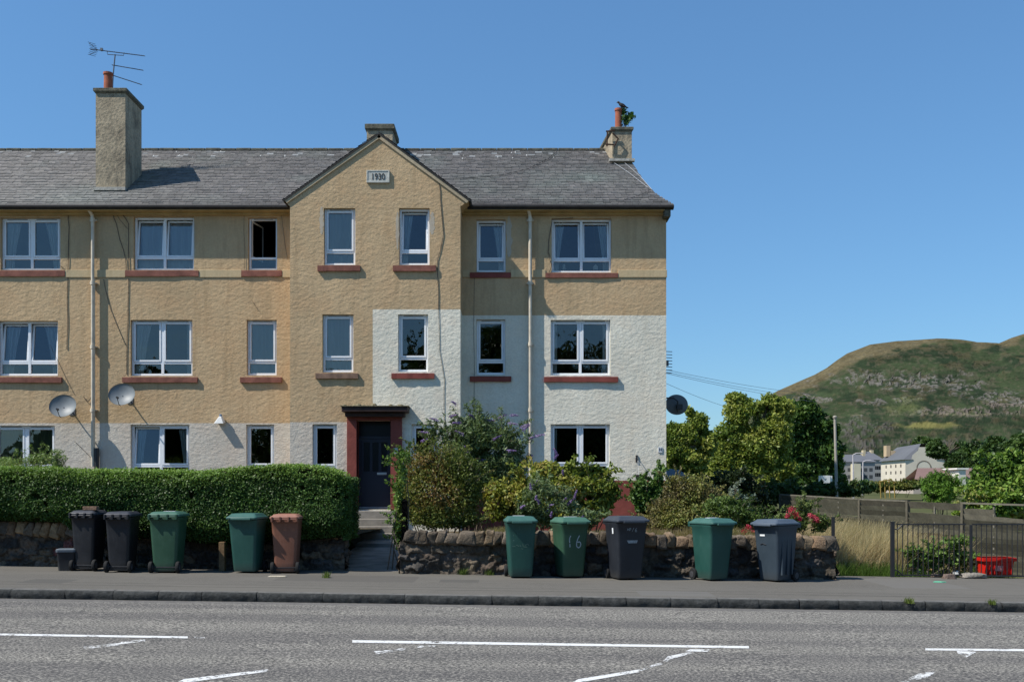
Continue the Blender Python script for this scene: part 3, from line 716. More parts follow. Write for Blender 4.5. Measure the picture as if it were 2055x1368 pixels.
# ---------------------------------------------------------------- things fixed to the building
def dish(px, py, d, r, label, face=(.06, -.90, .34), group='satellite dishes on the front wall', arm=True):
    c = Vector((X(px, d), d, Z(py, d))); f = Vector(face).normalized()
    root = thing('satellite_dish', (c.x, DW, c.z), label, 'satellite dish', group)
    u = f.cross(Vector((0, 0, 1))).normalized(); v = u.cross(f); mb = MB(); n, m = 36, 6; vs = []; fs = []
    for side in (0, 1):
        for j in range(m+1):
            rr_ = r*j/m
            for k in range(n):
                q = 2*pi*k/n; dep = .30*r*(1-(j/m)**2) + (.006 if side else 0)
                vs.append(c + u*cos(q)*rr_*1.0 + v*sin(q)*rr_*.92 - f*dep)
    for side in (0, 1):
        o = side*(m+1)*n
        for j in range(m):
            for k in range(n):
                a = [o+j*n+k, o+j*n+(k+1) % n, o+(j+1)*n+(k+1) % n, o+(j+1)*n+k]; fs.append(tuple(a if side else a[::-1]))
    for k in range(n): fs.append((m*n+k, m*n+(k+1) % n, (2*m+1)*n+(k+1) % n, (2*m+1)*n+k))
    mb.mesh(vs, fs); mb.build('reflector', M['dish'], root, smooth=True)
    lnb = c + f*r*.85 - v*r*.72; mb = MB(); mb.tube([c - v*r*.95 - f*.02, c - v*r*1.0 + f*r*.3, lnb], .010, 6); mb.build('feed_arm', M['iron'], root)
    mb = MB(); mb.tube([lnb-f*.05+v*.02, lnb+f*.03-v*.0], [.03, .026], 10); mb.build('receiver_head', M['iron'], root)
    w_ = Vector((c.x+.05, DW, c.z-.12)); mb = MB(); mb.tube([c-f*.3*r, c-f*.12-v*.04, Vector((c.x+.03, DW-.14, c.z-.14)), w_], .018, 8); mb.box(w_.x-.07, w_.x+.07, DW-.014, DW-.001, w_.z-.09, w_.z+.09); mb.build('wall_bracket', M['alu'], root)
    return root
dish(125.5, 813, 25.15, .335, 'grey satellite dish left of the cream downpipe, above the ground floor window')
dish(244, 790, 25.15, .33, 'grey satellite dish right of the cream downpipe, under the first floor window sill')
# dish behind the gable seen from its back
c = Vector((X(1358, 28.2), 28.2, Z(811, 28.2))); root = thing('satellite_dish', (xg(28.2), 28.2, c.z), 'dark back of a satellite dish sticking out behind the white gable corner', 'satellite dish')
mb = MB(); vs = []; fs = []; n = 36; m = 6
for s_ in (0, 1):
    for j in range(m+1):
        for k in range(n):
            q = 2*pi*k/n; rr_ = .335*j/m; vs.append((c.x+cos(q)*rr_, c.y - .06*(1-(j/m)**2)+.008*s_+cos(q)*rr_*.25, c.z+sin(q)*rr_*.86))
for s_ in (0, 1):
    for j in range(m):
        for k in range(n): o = s_*(m+1)*n; a = [o+j*n+k, o+j*n+(k+1) % n, o+(j+1)*n+(k+1) % n, o+(j+1)*n+k]; fs.append(tuple(a if s_ else a[::-1]))
mb.mesh(vs, fs); mb.build('reflector', M['dishback'], root, smooth=True)
mb = MB(); mb.tube([(xg(28)-.02, 28.0, c.z+.16), (c.x-.12, 28.0, c.z+.17), (c.x-.0, 28.02, c.z+.08), (c.x+.0, 28.06, c.z-.22)], .022, 8); mb.box(c.x-.02, c.x+.14, 28.02, 28.12, c.z-.14, c.z-.0); mb.build('wall_bracket', M['iron'], root)
# aerials
def yagi(mb, a, b, el, n, d, refl=False):
    A = Vector((X(a[0], d), d, Z(a[1], d))); B = Vector((X(b[0], d), d+.15, Z(b[1], d))); mb.tube([A, B], .012, 6); ax = (B-A).normalized()
    side = Vector((.1, .95, .28)).normalized()
    for k in range(n):
        p = A+(B-A)*(k+.5)/n; mb.tube([p-side*el, p+side*el], .005, 5)
    if refl:
        for q in (-1, 1):
            for k in range(4):
                p = A + Vector((.0-.0*k, 0, q*(.03+.045*k))) + ax*(.10-.02*k); mb.tube([p-side*.2, p+side*.2], .006, 5)
        mb.tube([A+Vector((-.02, 0, -.16)), A+ax*.2, A+Vector((-.02, 0, .16))], .008, 5); mb.box(A.x+.28, A.x+.34, d-.03, d+.03, A.z-.05, A.z+.02)
da = 27.0
ar = thing('tv_aerial', (X(226, da), da, Z(176, da)), 'dark television aerial with three booms above the tall left chimney', 'television aerial')
mb = MB(); mb.tube([(X(225, da), da, Z(190, da)), (X(227, da), da, Z(150, da)), (X(231, da), da, Z(109, da))], .017, 8); mb.tube([(X(215, da), da, Z(103, da)), (X(216, da), da, Z(109, da)), (X(248, da), da, Z(111, da)), (X(249, da), da, Z(105, da))], .010, 6); mb.build('mast', M['alu'], ar)
for a, b, el, n, rf in (((181, 98), (286, 107), .12, 22, True), ((225, 130), (283, 136), .10, 13, False), ((227, 151), (280, 165), .10, 13, False)):
    mb = MB(); yagi(mb, a, b, el, n, da, rf); mb.build('boom', M['alu'], ar)
db = 29.6; ar = thing('tv_aerial', (X(1330, db), db, Z(726, db)), 'thin barred aerial poking out from behind the right gable', 'television aerial')
mb = MB(); mb.tube([(X(1330, db), db, Z(700, db)), (X(1330, db), db, Z(752, db))], .02, 6); mb.build('mast', M['alu'], ar)
mb = MB(); mb.tube([(xg(db)-.05, db, Z(728, db)), (X(1330, db), db, Z(728, db))], .018, 6); mb.build('wall_bracket', M['iron'], ar)
mb = MB()
for k in range(8): z = Z(704+k*6.2, db); mb.tube([(X(1326, db), db, z), (X(1350, db), db+.1, z)], .011, 5)
mb.box(X(1333, db), X(1342, db), db, db+.1, Z(733, db), Z(722, db)); mb.build('element', M['alu'], ar)
# ironwork on chimneys
mb = MB(); d1 = 28.1
for a, b in (((1216, 263), (1234, 262)), ((1219, 263), (1218, 293)), ((1215, 289), (1232, 290)), ((1232, 294), (1241, 277)), ((1229, 266), (1240, 277))):
    mb.tube([(X(a[0], d1), d1, Z(a[1], d1)), (X(b[0], d1), d1, Z(b[1], d1))], .022, 6)
o = thing('chimney_bracket', (X(1229, d1), d1, Z(295, d1)), 'rusty iron aerial bracket strapped to the right gable chimney', 'bracket'); mb.build('strap', plain('rusty_iron', (.06, .035, .025), .85, .2, .4, 20), o)
mb = MB(); d1 = 27.45
rr = random.Random(4)
for k in range(16):
    px = 276+rr.uniform(0, 7); py = 218+k*3.2; mb.tube([(X(272, d1), d1, Z(py, d1)), (X(px, d1), d1, Z(py+rr.uniform(-4, 4), d1)), (X(px+rr.uniform(-3, 2), d1), d1, Z(py+rr.uniform(2, 8), d1))], rr.uniform(.008, .02), 5)
mb.tube([(X(277, d1), d1, Z(222, d1)), (X(279, d1), d1, Z(266, d1))], .014, 5)
o = thing('chimney_ironwork', (X(272, d1), d1, Z(266, d1)), 'tangled black brackets and clips on the shaded side of the tall left chimney', 'bracket'); mb.build('clips', M['iron'], o)
# security light, hanging basket, ornaments
zc_ = Z(843, DW); xc_ = X(445, DW); o = thing('security_light', (xc_, DW, zc_), 'small white wedge-shaped wall light on the tan wall between ground floor windows', 'wall light')
mb = MB(); mb.mesh([(xc_-.03, DW-.16, zc_+.09), (xc_+.03, DW-.16, zc_+.09), (xc_+.10, DW-.20, zc_-.09), (xc_-.15, DW-.20, zc_-.09), (xc_-.03, DW-.03, zc_+.12), (xc_+.03, DW-.03, zc_+.12), (xc_+.10, DW-.0, zc_-.05), (xc_-.12, DW-.0, zc_-.05)],
    [(0, 3, 2, 1), (4, 5, 6, 7), (0, 1, 5, 4), (1, 2, 6, 5), (2, 3, 7, 6), (3, 0, 4, 7)]); mb.build('housing', M['white_paint'], o, bevel=.01)
mb = MB(); mb.lathe([(.035, 0), (.035, .05), (.015, .06)], (xc_, DW-.1, zc_+.10), 10); mb.build('cap', plain('blue_cap', (.15, .22, .32)), o)
db = 25.25; xx = X(1287, db); o = thing('hanging_basket', (xx, db, Z(965, db)), 'empty black hanging basket on a bracket beside the lower right window', 'hanging basket')
mb = MB(); mb.lathe([(.03, -.02), (.11, .01), (.145, .08), (.15, .14), (.155, .145), (.14, .145), (.10, .03)], (xx, db, Z(963, db)), 18); mb.build('bowl', M['iron'], o, smooth=True)
mb = MB()
for a in (0, 2.1, 4.2): mb.tube([(xx+.15*cos(a), db+.15*sin(a), Z(955, db)), (X(1282, db), DW-.16, Z(922, db))], .004, 4)
mb.build('chain', M['vent'], o)
mb = MB(); mb.box(X(1279, db), X(1283, db), DW-.03, DW-.001, Z(925, db), Z(911, db)); mb.tube([(X(1281, db), DW, Z(913, db)), (X(1282, db), DW-.18, Z(921, db))], .009, 5); mb.build('bracket', M['iron'], o)
for px, lab in ((1132, 'small white figurine on the top floor right window ledge, left light'), (1195, 'small white house-shaped ornament on the top floor right window ledge')):
    xx = X(px, DW+.25); zz = Z(541, DW+.25); mb = MB()
    if px > 1150: mb.mesh([(xx-.06, DW+.2, zz), (xx+.06, DW+.2, zz), (xx+.06, DW+.2, zz+.08), (xx, DW+.2, zz+.14), (xx-.06, DW+.2, zz+.08), (xx-.06, DW+.26, zz), (xx+.06, DW+.26, zz), (xx+.06, DW+.26, zz+.08), (xx, DW+.26, zz+.14), (xx-.06, DW+.26, zz+.08)], [(0, 1, 2, 3, 4), (9, 8, 7, 6, 5), (0, 5, 6, 1), (1, 6, 7, 2), (2, 7, 8, 3), (3, 8, 9, 4), (4, 9, 5, 0)])
    else: mb.lathe([(.045, 0), (.05, .03), (.03, .06), (.045, .09), (.035, .13), (.01, .15)], (xx, DW+.24, zz), 12)
    tag(mb.build('window_ornament', M['white_paint'], None, loc=(xx, DW+.24, zz)), lab, 'ornament')
# chimney plant and the bird
dp = 28.55; cx, cz = X(1255, dp), Z(253, dp); o = thing('chimney_shrub', (cx, dp, cz), 'green self-seeded shrub growing out of the right gable chimney top', 'shrub')
P = blob_pts([(cx+.0, dp, cz+.22, .20, .2, .22), (cx+.15, dp, cz+.28, .13, .15, .12), (cx-.08, dp, cz+.4, .12, .12, .16)], 420, .45, .40, 7, 3)
add_leaves('foliage', P, .055, [(.03, .07, .02), (.06, .13, .03), (.10, .18, .05)], o, aspect=.35)
mb = MB(); stems(mb, (cx-.02, dp, cz-.02), [(cx+random.uniform(-.2, .25), dp, cz+random.uniform(.2, .55)) for _ in range(9)], .008); mb.build('stem', M['bark'], o)
def bird():
    bx, bz = X(1249, 28.45), Z(212, 28.45); o = thing('bird', (bx, 28.45, bz-.10), 'small dark bird perched above the chimney shrub on the right gable', 'bird')
    me = MB(); path = [(.17, -.065, .014), (.10, -.035, .022), (.05, -.01, .044), (0, .012, .056), (-.045, .036, .050), (-.08, .066, .032), (-.097, .092, .028), (-.118, .104, .031), (-.140, .102, .022), (-.155, .097, .007), (-.178, .091, .002)]
    me.tube([(bx+a, 28.45, bz+b) for a, b, r in path], [r for *_, r in path], 14); b_ = me.build('body', plain('bird_plumage', (.035, .03, .032), .6, .3, .4, 30), o, smooth=True)
    mb = MB()
    for s_ in (-1, 1): mb.mesh([(bx-.045, 28.45+s_*.05, bz+.03), (bx+.02, 28.45+s_*.06, bz+.03), (bx+.14, 28.45+s_*.02, bz-.045), (bx+.02, 28.45+s_*.058, bz-.025)], [(0, 1, 2, 3)])
    mb.build('wing', plain('brown_wing', (.09, .05, .045), .7), o)
    mb = MB()
    for s_ in (-1, 1): mb.tube([(bx-.0, 28.45+s_*.02, bz-.03), (bx-.01, 28.45+s_*.02, bz-.09)], .004, 5)
    mb.build('legs', M['iron'], o)
bird()
# ================================================================ ground and street
def road_d(px, py, drop=.13): return (CAMH+drop)*F/(py-HY-.0137*(px-CX))
def pave_d(px, py): return CAMH*F/(py-HY-.0137*(px-CX))
def ss(a, b, x): q = np.clip((x-a)/(b-a), 0, 1); return q*q*(3-2*q)
def G(x, y):
    x = np.asarray(x, float); y = np.asarray(y, float)
    z = -.0137*np.clip(x, -60, 60)*(1-ss(60, 120, y)) - .17
    z = z + ss(18.6, 20.5, y)*.17 + ss(40, 105, y)*1.1 + ss(105, 190, y)*1.3 + ss(190, 430, y)*5.5
    return z
def sheet(name, xs, ys, zf, mat_, kind='structure'):
    xx, yy = np.meshgrid(xs, ys, indexing='ij'); V = np.stack([xx, yy, zf(xx, yy)], -1).reshape(-1, 3)
    o = npmesh(name, V, grid_faces(len(xs), len(ys)), mat_, smooth=True); return tag(o, kind=kind)
t = NT('rough_ground'); p = t.pos(); f = t.noise(p, .15, 6, .7); g = t.noise(p, 3, 5, .6)
t.col(t.mix(t.ramp(g, [(.35, 0.), (.65, .6)]), t.ramp(f, [(.35, (.05, .075, .025)), (.55, (.10, .11, .05)), (.7, (.16, .145, .08))]), (.07, .06, .04)))
M['ground'] = t.fin(1, 0, t.bump(g, .03))
gx = np.concatenate([np.linspace(-3000, -100, 12), np.linspace(-90, -20, 8), np.linspace(-18, 20, 39), np.linspace(24, 150, 22), np.linspace(180, 3000, 14)])
gy = np.concatenate([np.linspace(-600, -20, 8), np.linspace(-15, 14, 8), np.linspace(16, 40, 49), np.linspace(42, 200, 40), np.linspace(210, 500, 20), np.linspace(600, 4000, 12)])
sheet('ground', gx, gy, G, M['ground'])
# road
t = NT('worn_asphalt'); p = t.pos(); sp = t.noise(t.pos((.8, .8, 1)), 46, 3, .75); md = t.noise(p, 24, 3, .6); band = t.noise(t.pos((.05, 1.1, 1)), 1.2, 3, .5); bl = t.noise(p, .7, 5, .6)
c = t.ramp(sp, [(.40, (.070, .070, .070)), (.50, (.155, .152, .145)), (.60, (.36, .35, .32))])
dk = t.ramp(sp, [(.40, (.062, .062, .066)), (.52, (.125, .123, .122)), (.62, (.28, .27, .25))])
c = t.mix(t.ramp(t.math('ADD', t.math('MULTIPLY', band, .75), t.math('MULTIPLY', md, .25)), [(.42, 0.), (.54, 1.)]), dk, c)
c = t.mix(t.ramp(bl, [(.4, 0.), (.7, .25)]), c, (.10, .10, .10))
sep = t.n('ShaderNodeSeparateXYZ'); t.l(t.pos(), sep.inputs[0])
gut = t.math('MULTIPLY', t.math('GREATER_THAN', sep.outputs[1], 13.98), .8)
c = t.mix(gut, c, t.ramp(t.noise(p, 9, 4), [(.3, (.10, .10, .105)), (.7, (.15, .148, .145))]))
c = t.mix(1.0, c, (1.03, .995, .935), 'MULTIPLY'); t.col(c); M['road'] = t.fin(.95, .04, t.bump(sp, .006))
rx = np.linspace(-40, 40, 41)
sheet('road', rx, np.array([6.4, 8, 10, 12, 13, 14.26]), lambda x, y: -.0137*x-.13+.0*y, M['road'])
t = NT('footway_asphalt'); p = t.pos(); sp = t.noise(p, 80, 3, .7); md = t.noise(p, 5, 5, .65); bl = t.noise(t.pos((.35, 1, 1)), .9, 5, .65, .5)
c = t.ramp(sp, [(.35, (.080, .077, .070)), (.65, (.165, .158, .145))])
c = t.mix(t.ramp(bl, [(.38, 0.), (.62, .7)]), c, (.145, .139, .126)); c = t.mix(t.ramp(md, [(.55, 0.), (.75, .35)]), c, (.07, .068, .06))
sep = t.n('ShaderNodeSeparateXYZ'); t.l(p, sep.inputs[0]); wv = t.noise(t.pos((.25, 0, 0)), 1.0, 2)
for yy_, th in ((15.05, .026), (15.42, .018)):
    e = t.math('ABSOLUTE', t.math('SUBTRACT', t.math('ADD', sep.outputs[1], t.math('MULTIPLY', wv, .25)), yy_+.12))
    m_ = t.math('MULTIPLY', t.math('LESS_THAN', e, th), t.ramp(t.noise(t.pos((.6, 0, 0)), 1, 2), [(.36, 0.), (.46, .6)]))
    c = t.mix(m_, c, (.045, .044, .04))
c = t.mix(1.0, c, (1.02, .995, .955), 'MULTIPLY')
for (x0_, x1_, y0_, y1_, cc_) in ((-3.9, -1.6, 16.2, 17.3, (.098, .092, .083)), (1.9, 3.0, 14.6, 15.3, (.15, .145, .135)), (-7.6, -6.9, 15.2, 15.9, (.09, .087, .08)), (6.3, 7.6, 16.4, 18.3, (.155, .148, .135)), (-1.2, -.55, 16.3, 16.8, (.088, .084, .077))):
    mk_ = None
    for k_, (lo_, hi_) in enumerate(((x0_, x1_), (y0_, y1_))):
        g_ = t.math('MULTIPLY', t.math('GREATER_THAN', sep.outputs[k_], lo_), t.math('LESS_THAN', sep.outputs[k_], hi_)); mk_ = g_ if mk_ is None else t.math('MULTIPLY', mk_, g_)
    c = t.mix(t.math('MULTIPLY', mk_, .6), c, cc_)
t.col(c); M['pave'] = t.fin(.95, .04, t.bump(sp, .003))
sheet('pavement', rx, np.concatenate([np.linspace(14.38, 18.7, 8)]), lambda x, y: -.0137*x + .0*y, M['pave'])
sheet('near_pavement', rx, np.array([-3., 2, 6.35]), lambda x, y: -.0137*x + .0*y, M['pave'])
# kerb of rough whin blocks
t = NT('whin_kerb'); p = t.pos(); f = t.noise(p, 14, 6, .7); t.col(t.ramp(f, [(.3, (.022, .023, .022)), (.55, (.05, .052, .05)), (.8, (.10, .10, .095))])); M['kerb'] = t.fin(.9, .2, t.bump(f, .02))
M['kerbtop'] = plain('kerb_top', (.13, .125, .115), .9, .15, .3, 8, bump=.004)
kx = [-400, -260, -120, 22, 131, 228, 318, 405, 515, 648, 812, 987, 1080, 1168, 1256, 1346, 1440, 1522, 1604, 1683, 1770, 1857, 1935, 2010, 2110, 2220, 2340, 2500]
V = []; Fq = []; mi = []; base = 0; rr = random.Random(2)
for a, b in zip(kx, kx[1:]):
    x0, x1 = X(a, 14.27)+.004, X(b, 14.27)-.004; nx = max(4, int((x1-x0)/.05)); yo = rr.uniform(-.006, .006); zo = rr.uniform(-.003, .003)
    prof = [(0, -.20), (.0, -.135), (-.012, -.10), (-.016, -.06), (-.008, -.02), (.012, .0), (.05, .004), (.16, .004)]
    for i in range(nx+1):
        x = x0+(x1-x0)*i/nx; e = .007 if i in (0, nx) else 0
        for j, (py_, pz_) in enumerate(prof):
            nz = (float(fbm(np.array([[x*6, pz_*9, a*.1]]), 3, 4)[0])-.5)*.055*(1 if j < 5 else .1)
            V.append((x, 14.26+py_+nz+yo+e, -.0137*x+pz_+zo))
    k = len(prof)
    for i in range(nx):
        for j in range(k-1): Fq.append((base+i*k+j, base+(i+1)*k+j, base+(i+1)*k+j+1, base+i*k+j+1)); mi.append(1 if j >= 5 else 0)
    base += (nx+1)*k
tag(npmesh('kerb', np.array(V), np.array(Fq), [M['kerb'], M['kerbtop']], matidx=mi), kind='structure')
tag(npmesh('kerb_joint', np.array([(-20, 14.29, -.2), (20, 14.29, -.5), (20, 14.29, -.28), (-20, 14.29, .27), (20, 14.40, -.28), (-20, 14.40, .27)]), np.array([(0, 1, 2, 3), (3, 2, 4, 5)]), M['kerb']), kind='structure')
# road markings (worn paint)
t = NT('worn_white_paint'); p = t.pos(); f = t.noise(p, 30, 4, .75); g = t.noise(p, 5, 3, .6)
t.t.nodes.remove(t.b); d_ = t.n('ShaderNodeBsdfDiffuse'); d_.inputs[0].default_value = (.62, .62, .60, 1); tp = t.n('ShaderNodeBsdfTransparent'); mx = t.n('ShaderNodeMixShader')
at = t.n('ShaderNodeAttribute', attribute_name='Col')
t.l(t.ramp(t.math('ADD', t.math('ADD', t.math('MULTIPLY', f, .6), t.math('MULTIPLY', g, .4)), at.outputs['Fac']), [(.97, 1.), (1.03, 0.)]), mx.inputs[0]); t.l(d_.outputs[0], mx.inputs[2]); t.l(tp.outputs[0], mx.inputs[1]); t.l(mx.outputs[0], t.out.inputs[0]); M['paint'] = t.m
mk = []
def mark(pts, wear, sub=10):
    """polygon strip given as pairs of picture points on the road; wear: how much paint is left 0..1"""
    V = []; C = []
    (a0, b0), (a1, b1) = pts
    for i in range(sub+1):
        for j in range(3):
            u, v = i/sub, j/2; px = (a0[0]*(1-u)+a1[0]*u)*(1-v)+(b0[0]*(1-u)+b1[0]*u)*v; py = (a0[1]*(1-u)+a1[1]*u)*(1-v)+(b0[1]*(1-u)+b1[1]*u)*v
            d = road_d(px, py); x = X(px, d); V.append((x, d, -.0137*x-.13+.004)); e = wear(u, v) if callable(wear) else wear; C.append([e]*3)
    return np.array(V), grid_faces(sub+1, 3), np.array(C)
M['paint2'] = M['paint']
def marks(name, L):
    V = []; Fq = []; C = []; n = 0
    for q in L: v, f, c_ = mark(*q); V.append(v); Fq.append(f+n); C.append(c_); n += len(v)
    return tag(npmesh(name, np.concatenate(V), np.concatenate(Fq), M['paint'], cols=np.concatenate(C)), kind='structure')
# ramp inverted: attribute Fac = 1-wear offset
W_ = lambda w: (lambda u, v: w)
marks('centre_line', [(((-300, 1267), (-300, 1271)), ((377, 1275.5), (377, 1280))), (((390, 1276), (390, 1280)), ((411, 1277), (411, 1280)))] and [
    ((((-300, 1265.5), (-300, 1269.5)), ((377, 1276), (377, 1280))), .42), ((((390, 1276.5), (390, 1280)), ((411, 1277), (411, 1280))), .5),
    ((((707, 1283.5), (707, 1288.5)), ((1503, 1295.5), (1503, 1300))), .40), ((((1857, 1300), (1857, 1304)), ((2500, 1305), (2500, 1310))), .42)])
# NOTE attribute adds to noise: ~.5+.42 stays below the threshold = solid paint; higher = worn away
marks('hatching', [((((165, 1296), (172, 1302)), ((242, 1289), (238, 1294))), 0.48), ((((243, 1287), (240, 1292)), ((290, 1282), (292, 1286))), 0.46),
    ((((368, 1362), (350, 1372)), ((538, 1342), (535, 1347))), 0.43), ((((750, 1306), (755, 1312)), ((815, 1299), (812, 1304))), 0.49), ((((838, 1295), (838, 1299)), ((876, 1293), (872, 1297))), 0.49),
    ((((1160, 1362), (1142, 1372)), ((1285, 1342), (1282, 1348))), 0.43), ((((1284, 1341), (1278, 1348)), ((1345, 1322), (1335, 1330))), 0.53), ((((1340, 1316), (1330, 1326)), ((1395, 1305), (1390, 1310))), 0.48), ((((1385, 1302), (1375, 1306)), ((1424, 1302), (1420, 1307))), 0.44),
    ((((1920, 1305), (1922, 1310)), ((1960, 1307), (1940, 1318))), 0.46), ((((1845, 1350), (1800, 1372)), ((1880, 1346), (1862, 1358))), 0.48)])
# ================================================================ rubble walls
SP = np.array([(.075, .064, .050), (.095, .078, .060), (.056, .051, .045), (.13, .105, .075), (.066, .061, .057), (.10, .078, .060), (.042, .040, .038)])
def rubble_face(x0, x1, y, h0, h1, seed, axis='x', red=None, step=.018, zb=lambda x: pz(x)):
    rs = np.random.default_rng(seed); nx, nz = int((x1-x0)/step)+1, int((h1-h0)/step)+1
    gx_ = np.linspace(x0, x1, nx); gz_ = np.linspace(h0, h1, nz); xx, zz = np.meshgrid(gx_, gz_, indexing='ij')
    S_ = []; z = h0-.05
    while z < h1+.1:
        rh = rs.uniform(.11, .21); x = x0-.3
        while x < x1+.3:
            wd = rs.uniform(.16, .48); S_.append((x+wd/2, z+rh/2+rs.uniform(-.03, .03), wd, rh)); x += wd
        z += rh
    S_ = np.array(S_); wx = xx + (fbm(np.stack([xx*9, zz*7, xx*0], -1), 4, seed)-.5)*.17; wz = zz + (fbm(np.stack([xx*9, zz*9, xx*0+5], -1), 4, seed+1)-.5)*.13
    best = np.full(xx.shape, 9.); sec = np.full(xx.shape, 9.); idx = np.zeros(xx.shape, int)
    for k, (sx, sz, wd, rh) in enumerate(S_):
        i0, i1 = np.searchsorted(gx_, [sx-.5, sx+.5]); 
        if i1 <= i0: continue
        d = np.maximum(np.abs(wx[i0:i1]-sx)/(wd/2), np.abs(wz[i0:i1]-sz)/(rh/2))**1.0
        d = d*.6 + .4*np.sqrt(((wx[i0:i1]-sx)/(wd/2))**2+((wz[i0:i1]-sz)/(rh/2))**2)
        b = best[i0:i1]; s = sec[i0:i1]; ix = idx[i0:i1]; nb = d < b
        s[...] = np.where(nb, b, np.minimum(s, d)); ix[...] = np.where(nb, k, ix); b[...] = np.where(nb, d, b)
    e = np.clip((sec-best)*1.6, 0, 1); bulge = e**.5
    off = rs.uniform(-.012, .028, len(S_))[idx]; tx = rs.normal(0, .12, len(S_))[idx]*(wx-S_[idx, 0]); tz = rs.normal(0, .15, len(S_))[idx]*(wz-S_[idx, 1])
    rough = (fbm(np.stack([xx*13, zz*16, xx*0+2], -1), 5, seed+3)-.5)*.11
    dep = bulge*(.020+off)+ (tx+tz)*bulge*1.6 + rough*bulge + (fbm(np.stack([xx*1.5, zz*2, xx*0], -1), 2, 3)-.5)*.06
    col = SP[rs.integers(0, len(SP), len(S_))][idx]*(.8+.4*rs.random(len(S_))[idx])[..., None]
    col = col*(.35+.65*np.clip(e*2.2, 0, 1))[..., None]*1.25 + np.array([.055, .047, .037])*(.55*(1-np.clip(e*2.2, 0, 1)))[..., None]
    if red is not None:
        for (rx_, rz_, rr_) in red:
            m_ = (np.hypot(S_[idx, 0]-rx_, (S_[idx, 1]-rz_)*1.5) < rr_)[..., None]; col = np.where(m_, np.array([.20, .085, .075])*(.5+.5*np.clip(e*2, 0, 1))[..., None], col)
    zb_ = np.vectorize(zb)(xx)
    V = np.stack([xx, y-dep, zz+zb_], -1)
    return V.reshape(-1, 3), grid_faces(nx, nz), col.reshape(-1, 3)
def stone(c, a, b, h, seed, tilt=0, rot=0, col=None, ex=.30):
    rs = np.random.default_rng(seed); n, m = 18, 12; th = np.linspace(0, 2*pi, n, endpoint=False); ph = np.linspace(-pi/2, pi/2, m)
    f = lambda v, e: np.sign(v)*np.abs(v)**e
    P, T = np.meshgrid(ph, th, indexing='ij'); x = f(np.cos(P), ex)*f(np.cos(T), ex); y = f(np.cos(P), ex)*f(np.sin(T), ex); z = f(np.sin(P), ex)
    D = 1+(fbm(np.stack([x*1.9+seed, y*1.9, z*1.9], -1), 4, seed)-.5)*.75
    x, y, z = x*a*D, y*b*D, z*h*D; tap = 1-.18*(z/h); x = x*tap
    ct, st = cos(tilt), sin(tilt); x, z = x*ct+z*st, -x*st+z*ct
    V = np.stack([x+c[0], y+c[1], z+c[2]], -1).reshape(-1, 3)
    i = np.arange(m*n).reshape(m, n); Fq = np.stack([i[:-1], np.roll(i, -1, 1)[:-1], np.roll(i, -1, 1)[1:], i[1:]], -1).reshape(-1, 4)
    col = SP[rs.integers(0, len(SP))]*rs.uniform(1.5, 2.6)*np.array([1.12, 1., .84]) if col is None else col
    return V, Fq, np.tile(col, (len(V), 1))
def merge(name, L, mat_, parent, smooth=True):
    V = []; Fq = []; C = []; n = 0
    for v, f, c_ in L: V.append(v); Fq.append(f+n); C.append(c_); n += len(v)
    return npmesh(name, np.concatenate(V), np.concatenate(Fq), mat_, parent, np.concatenate(C), smooth=smooth)
def rubble_wall(name, xa, xb_, yw, h, label, seed, tilt, cw=(.11, .17), ch=.125, red=None, ends=(True, True)):
    o = thing(name, ((xa+xb_)/2, yw, pz((xa+xb_)/2)), label, 'garden wall')
    L = [rubble_face(xa, xb_, yw, -.05, h, seed, red=red)]
    v, f, c_ = rubble_face(0, .42, 0, -.05, h, seed+7, zb=lambda x: 0)      # end faces
    for e, xe, sg in ((ends[0], xa, -1), (ends[1], xb_, 1)):
        if e: L.append((np.stack([xe - v[:, 1]*sg*1.0*-1*-1 if sg < 0 else xe - v[:, 1], yw-.02+v[:, 0], v[:, 2]+pz(xe)], -1) if sg > 0 else np.stack([xe + v[:, 1], yw-.02+v[:, 0], v[:, 2]+pz(xe)], -1), f if sg > 0 else f[:, ::-1], c_))
    body = merge('wall_body', L, M['stone'], o, smooth=False)
    mb = MB(); mb.mesh([(xa+.03, yw+.03, pz(xa)-.1), (xb_-.03, yw+.03, pz(xb_)-.1), (xb_-.03, yw+.40, pz(xb_)-.1), (xa+.03, yw+.40, pz(xa)-.1), (xa+.03, yw+.03, pz(xa)+h-.0), (xb_-.03, yw+.03, pz(xb_)+h), (xb_-.03, yw+.40, pz(xb_)+h), (xa+.03, yw+.40, pz(xa)+h)],
        [(0, 3, 2, 1), (4, 5, 6, 7), (0, 1, 5, 4), (1, 2, 6, 5), (2, 3, 7, 6), (3, 0, 4, 7)], 0, (.09, .08, .065)); mb.build('wall_core', M['stone'], o)
    L = []; x = xa+.08; rr = random.Random(seed)
    while x < xb_-.05:
        a = rr.uniform(*cw)/2*1.1; x += a; L.append(stone((x, yw+.14+rr.uniform(-.03, .03), pz(x)+h+ch*.75+rr.uniform(-.02, .02)), a*1.08, .23, ch*rr.uniform(.9, 1.2), rr.randrange(9999), tilt+rr.uniform(-.12, .12))); x += a*.92
    merge('cope', L, M['stone'], o)
    return o
GW = 17.9
XGL, XGR = X(690, 18.3), X(806, 18.1)
rubble_wall('rubble_wall', -13.5, XGL, 18.4, .60, 'brown rubble wall with leaning cope stones under the long privet hedge', 21, .28, (.12, .22), .14, red=[(-8.25, .33, .20), (-8.0, .2, .12)])
rubble_wall('rubble_wall', XGR, X(1672, 17.95), 17.86, .56, 'dark rubble wall with blocky cope stones behind the right-hand bins', 33, .03, (.14, .27), .115, red=[(5.55, .25, .07)])
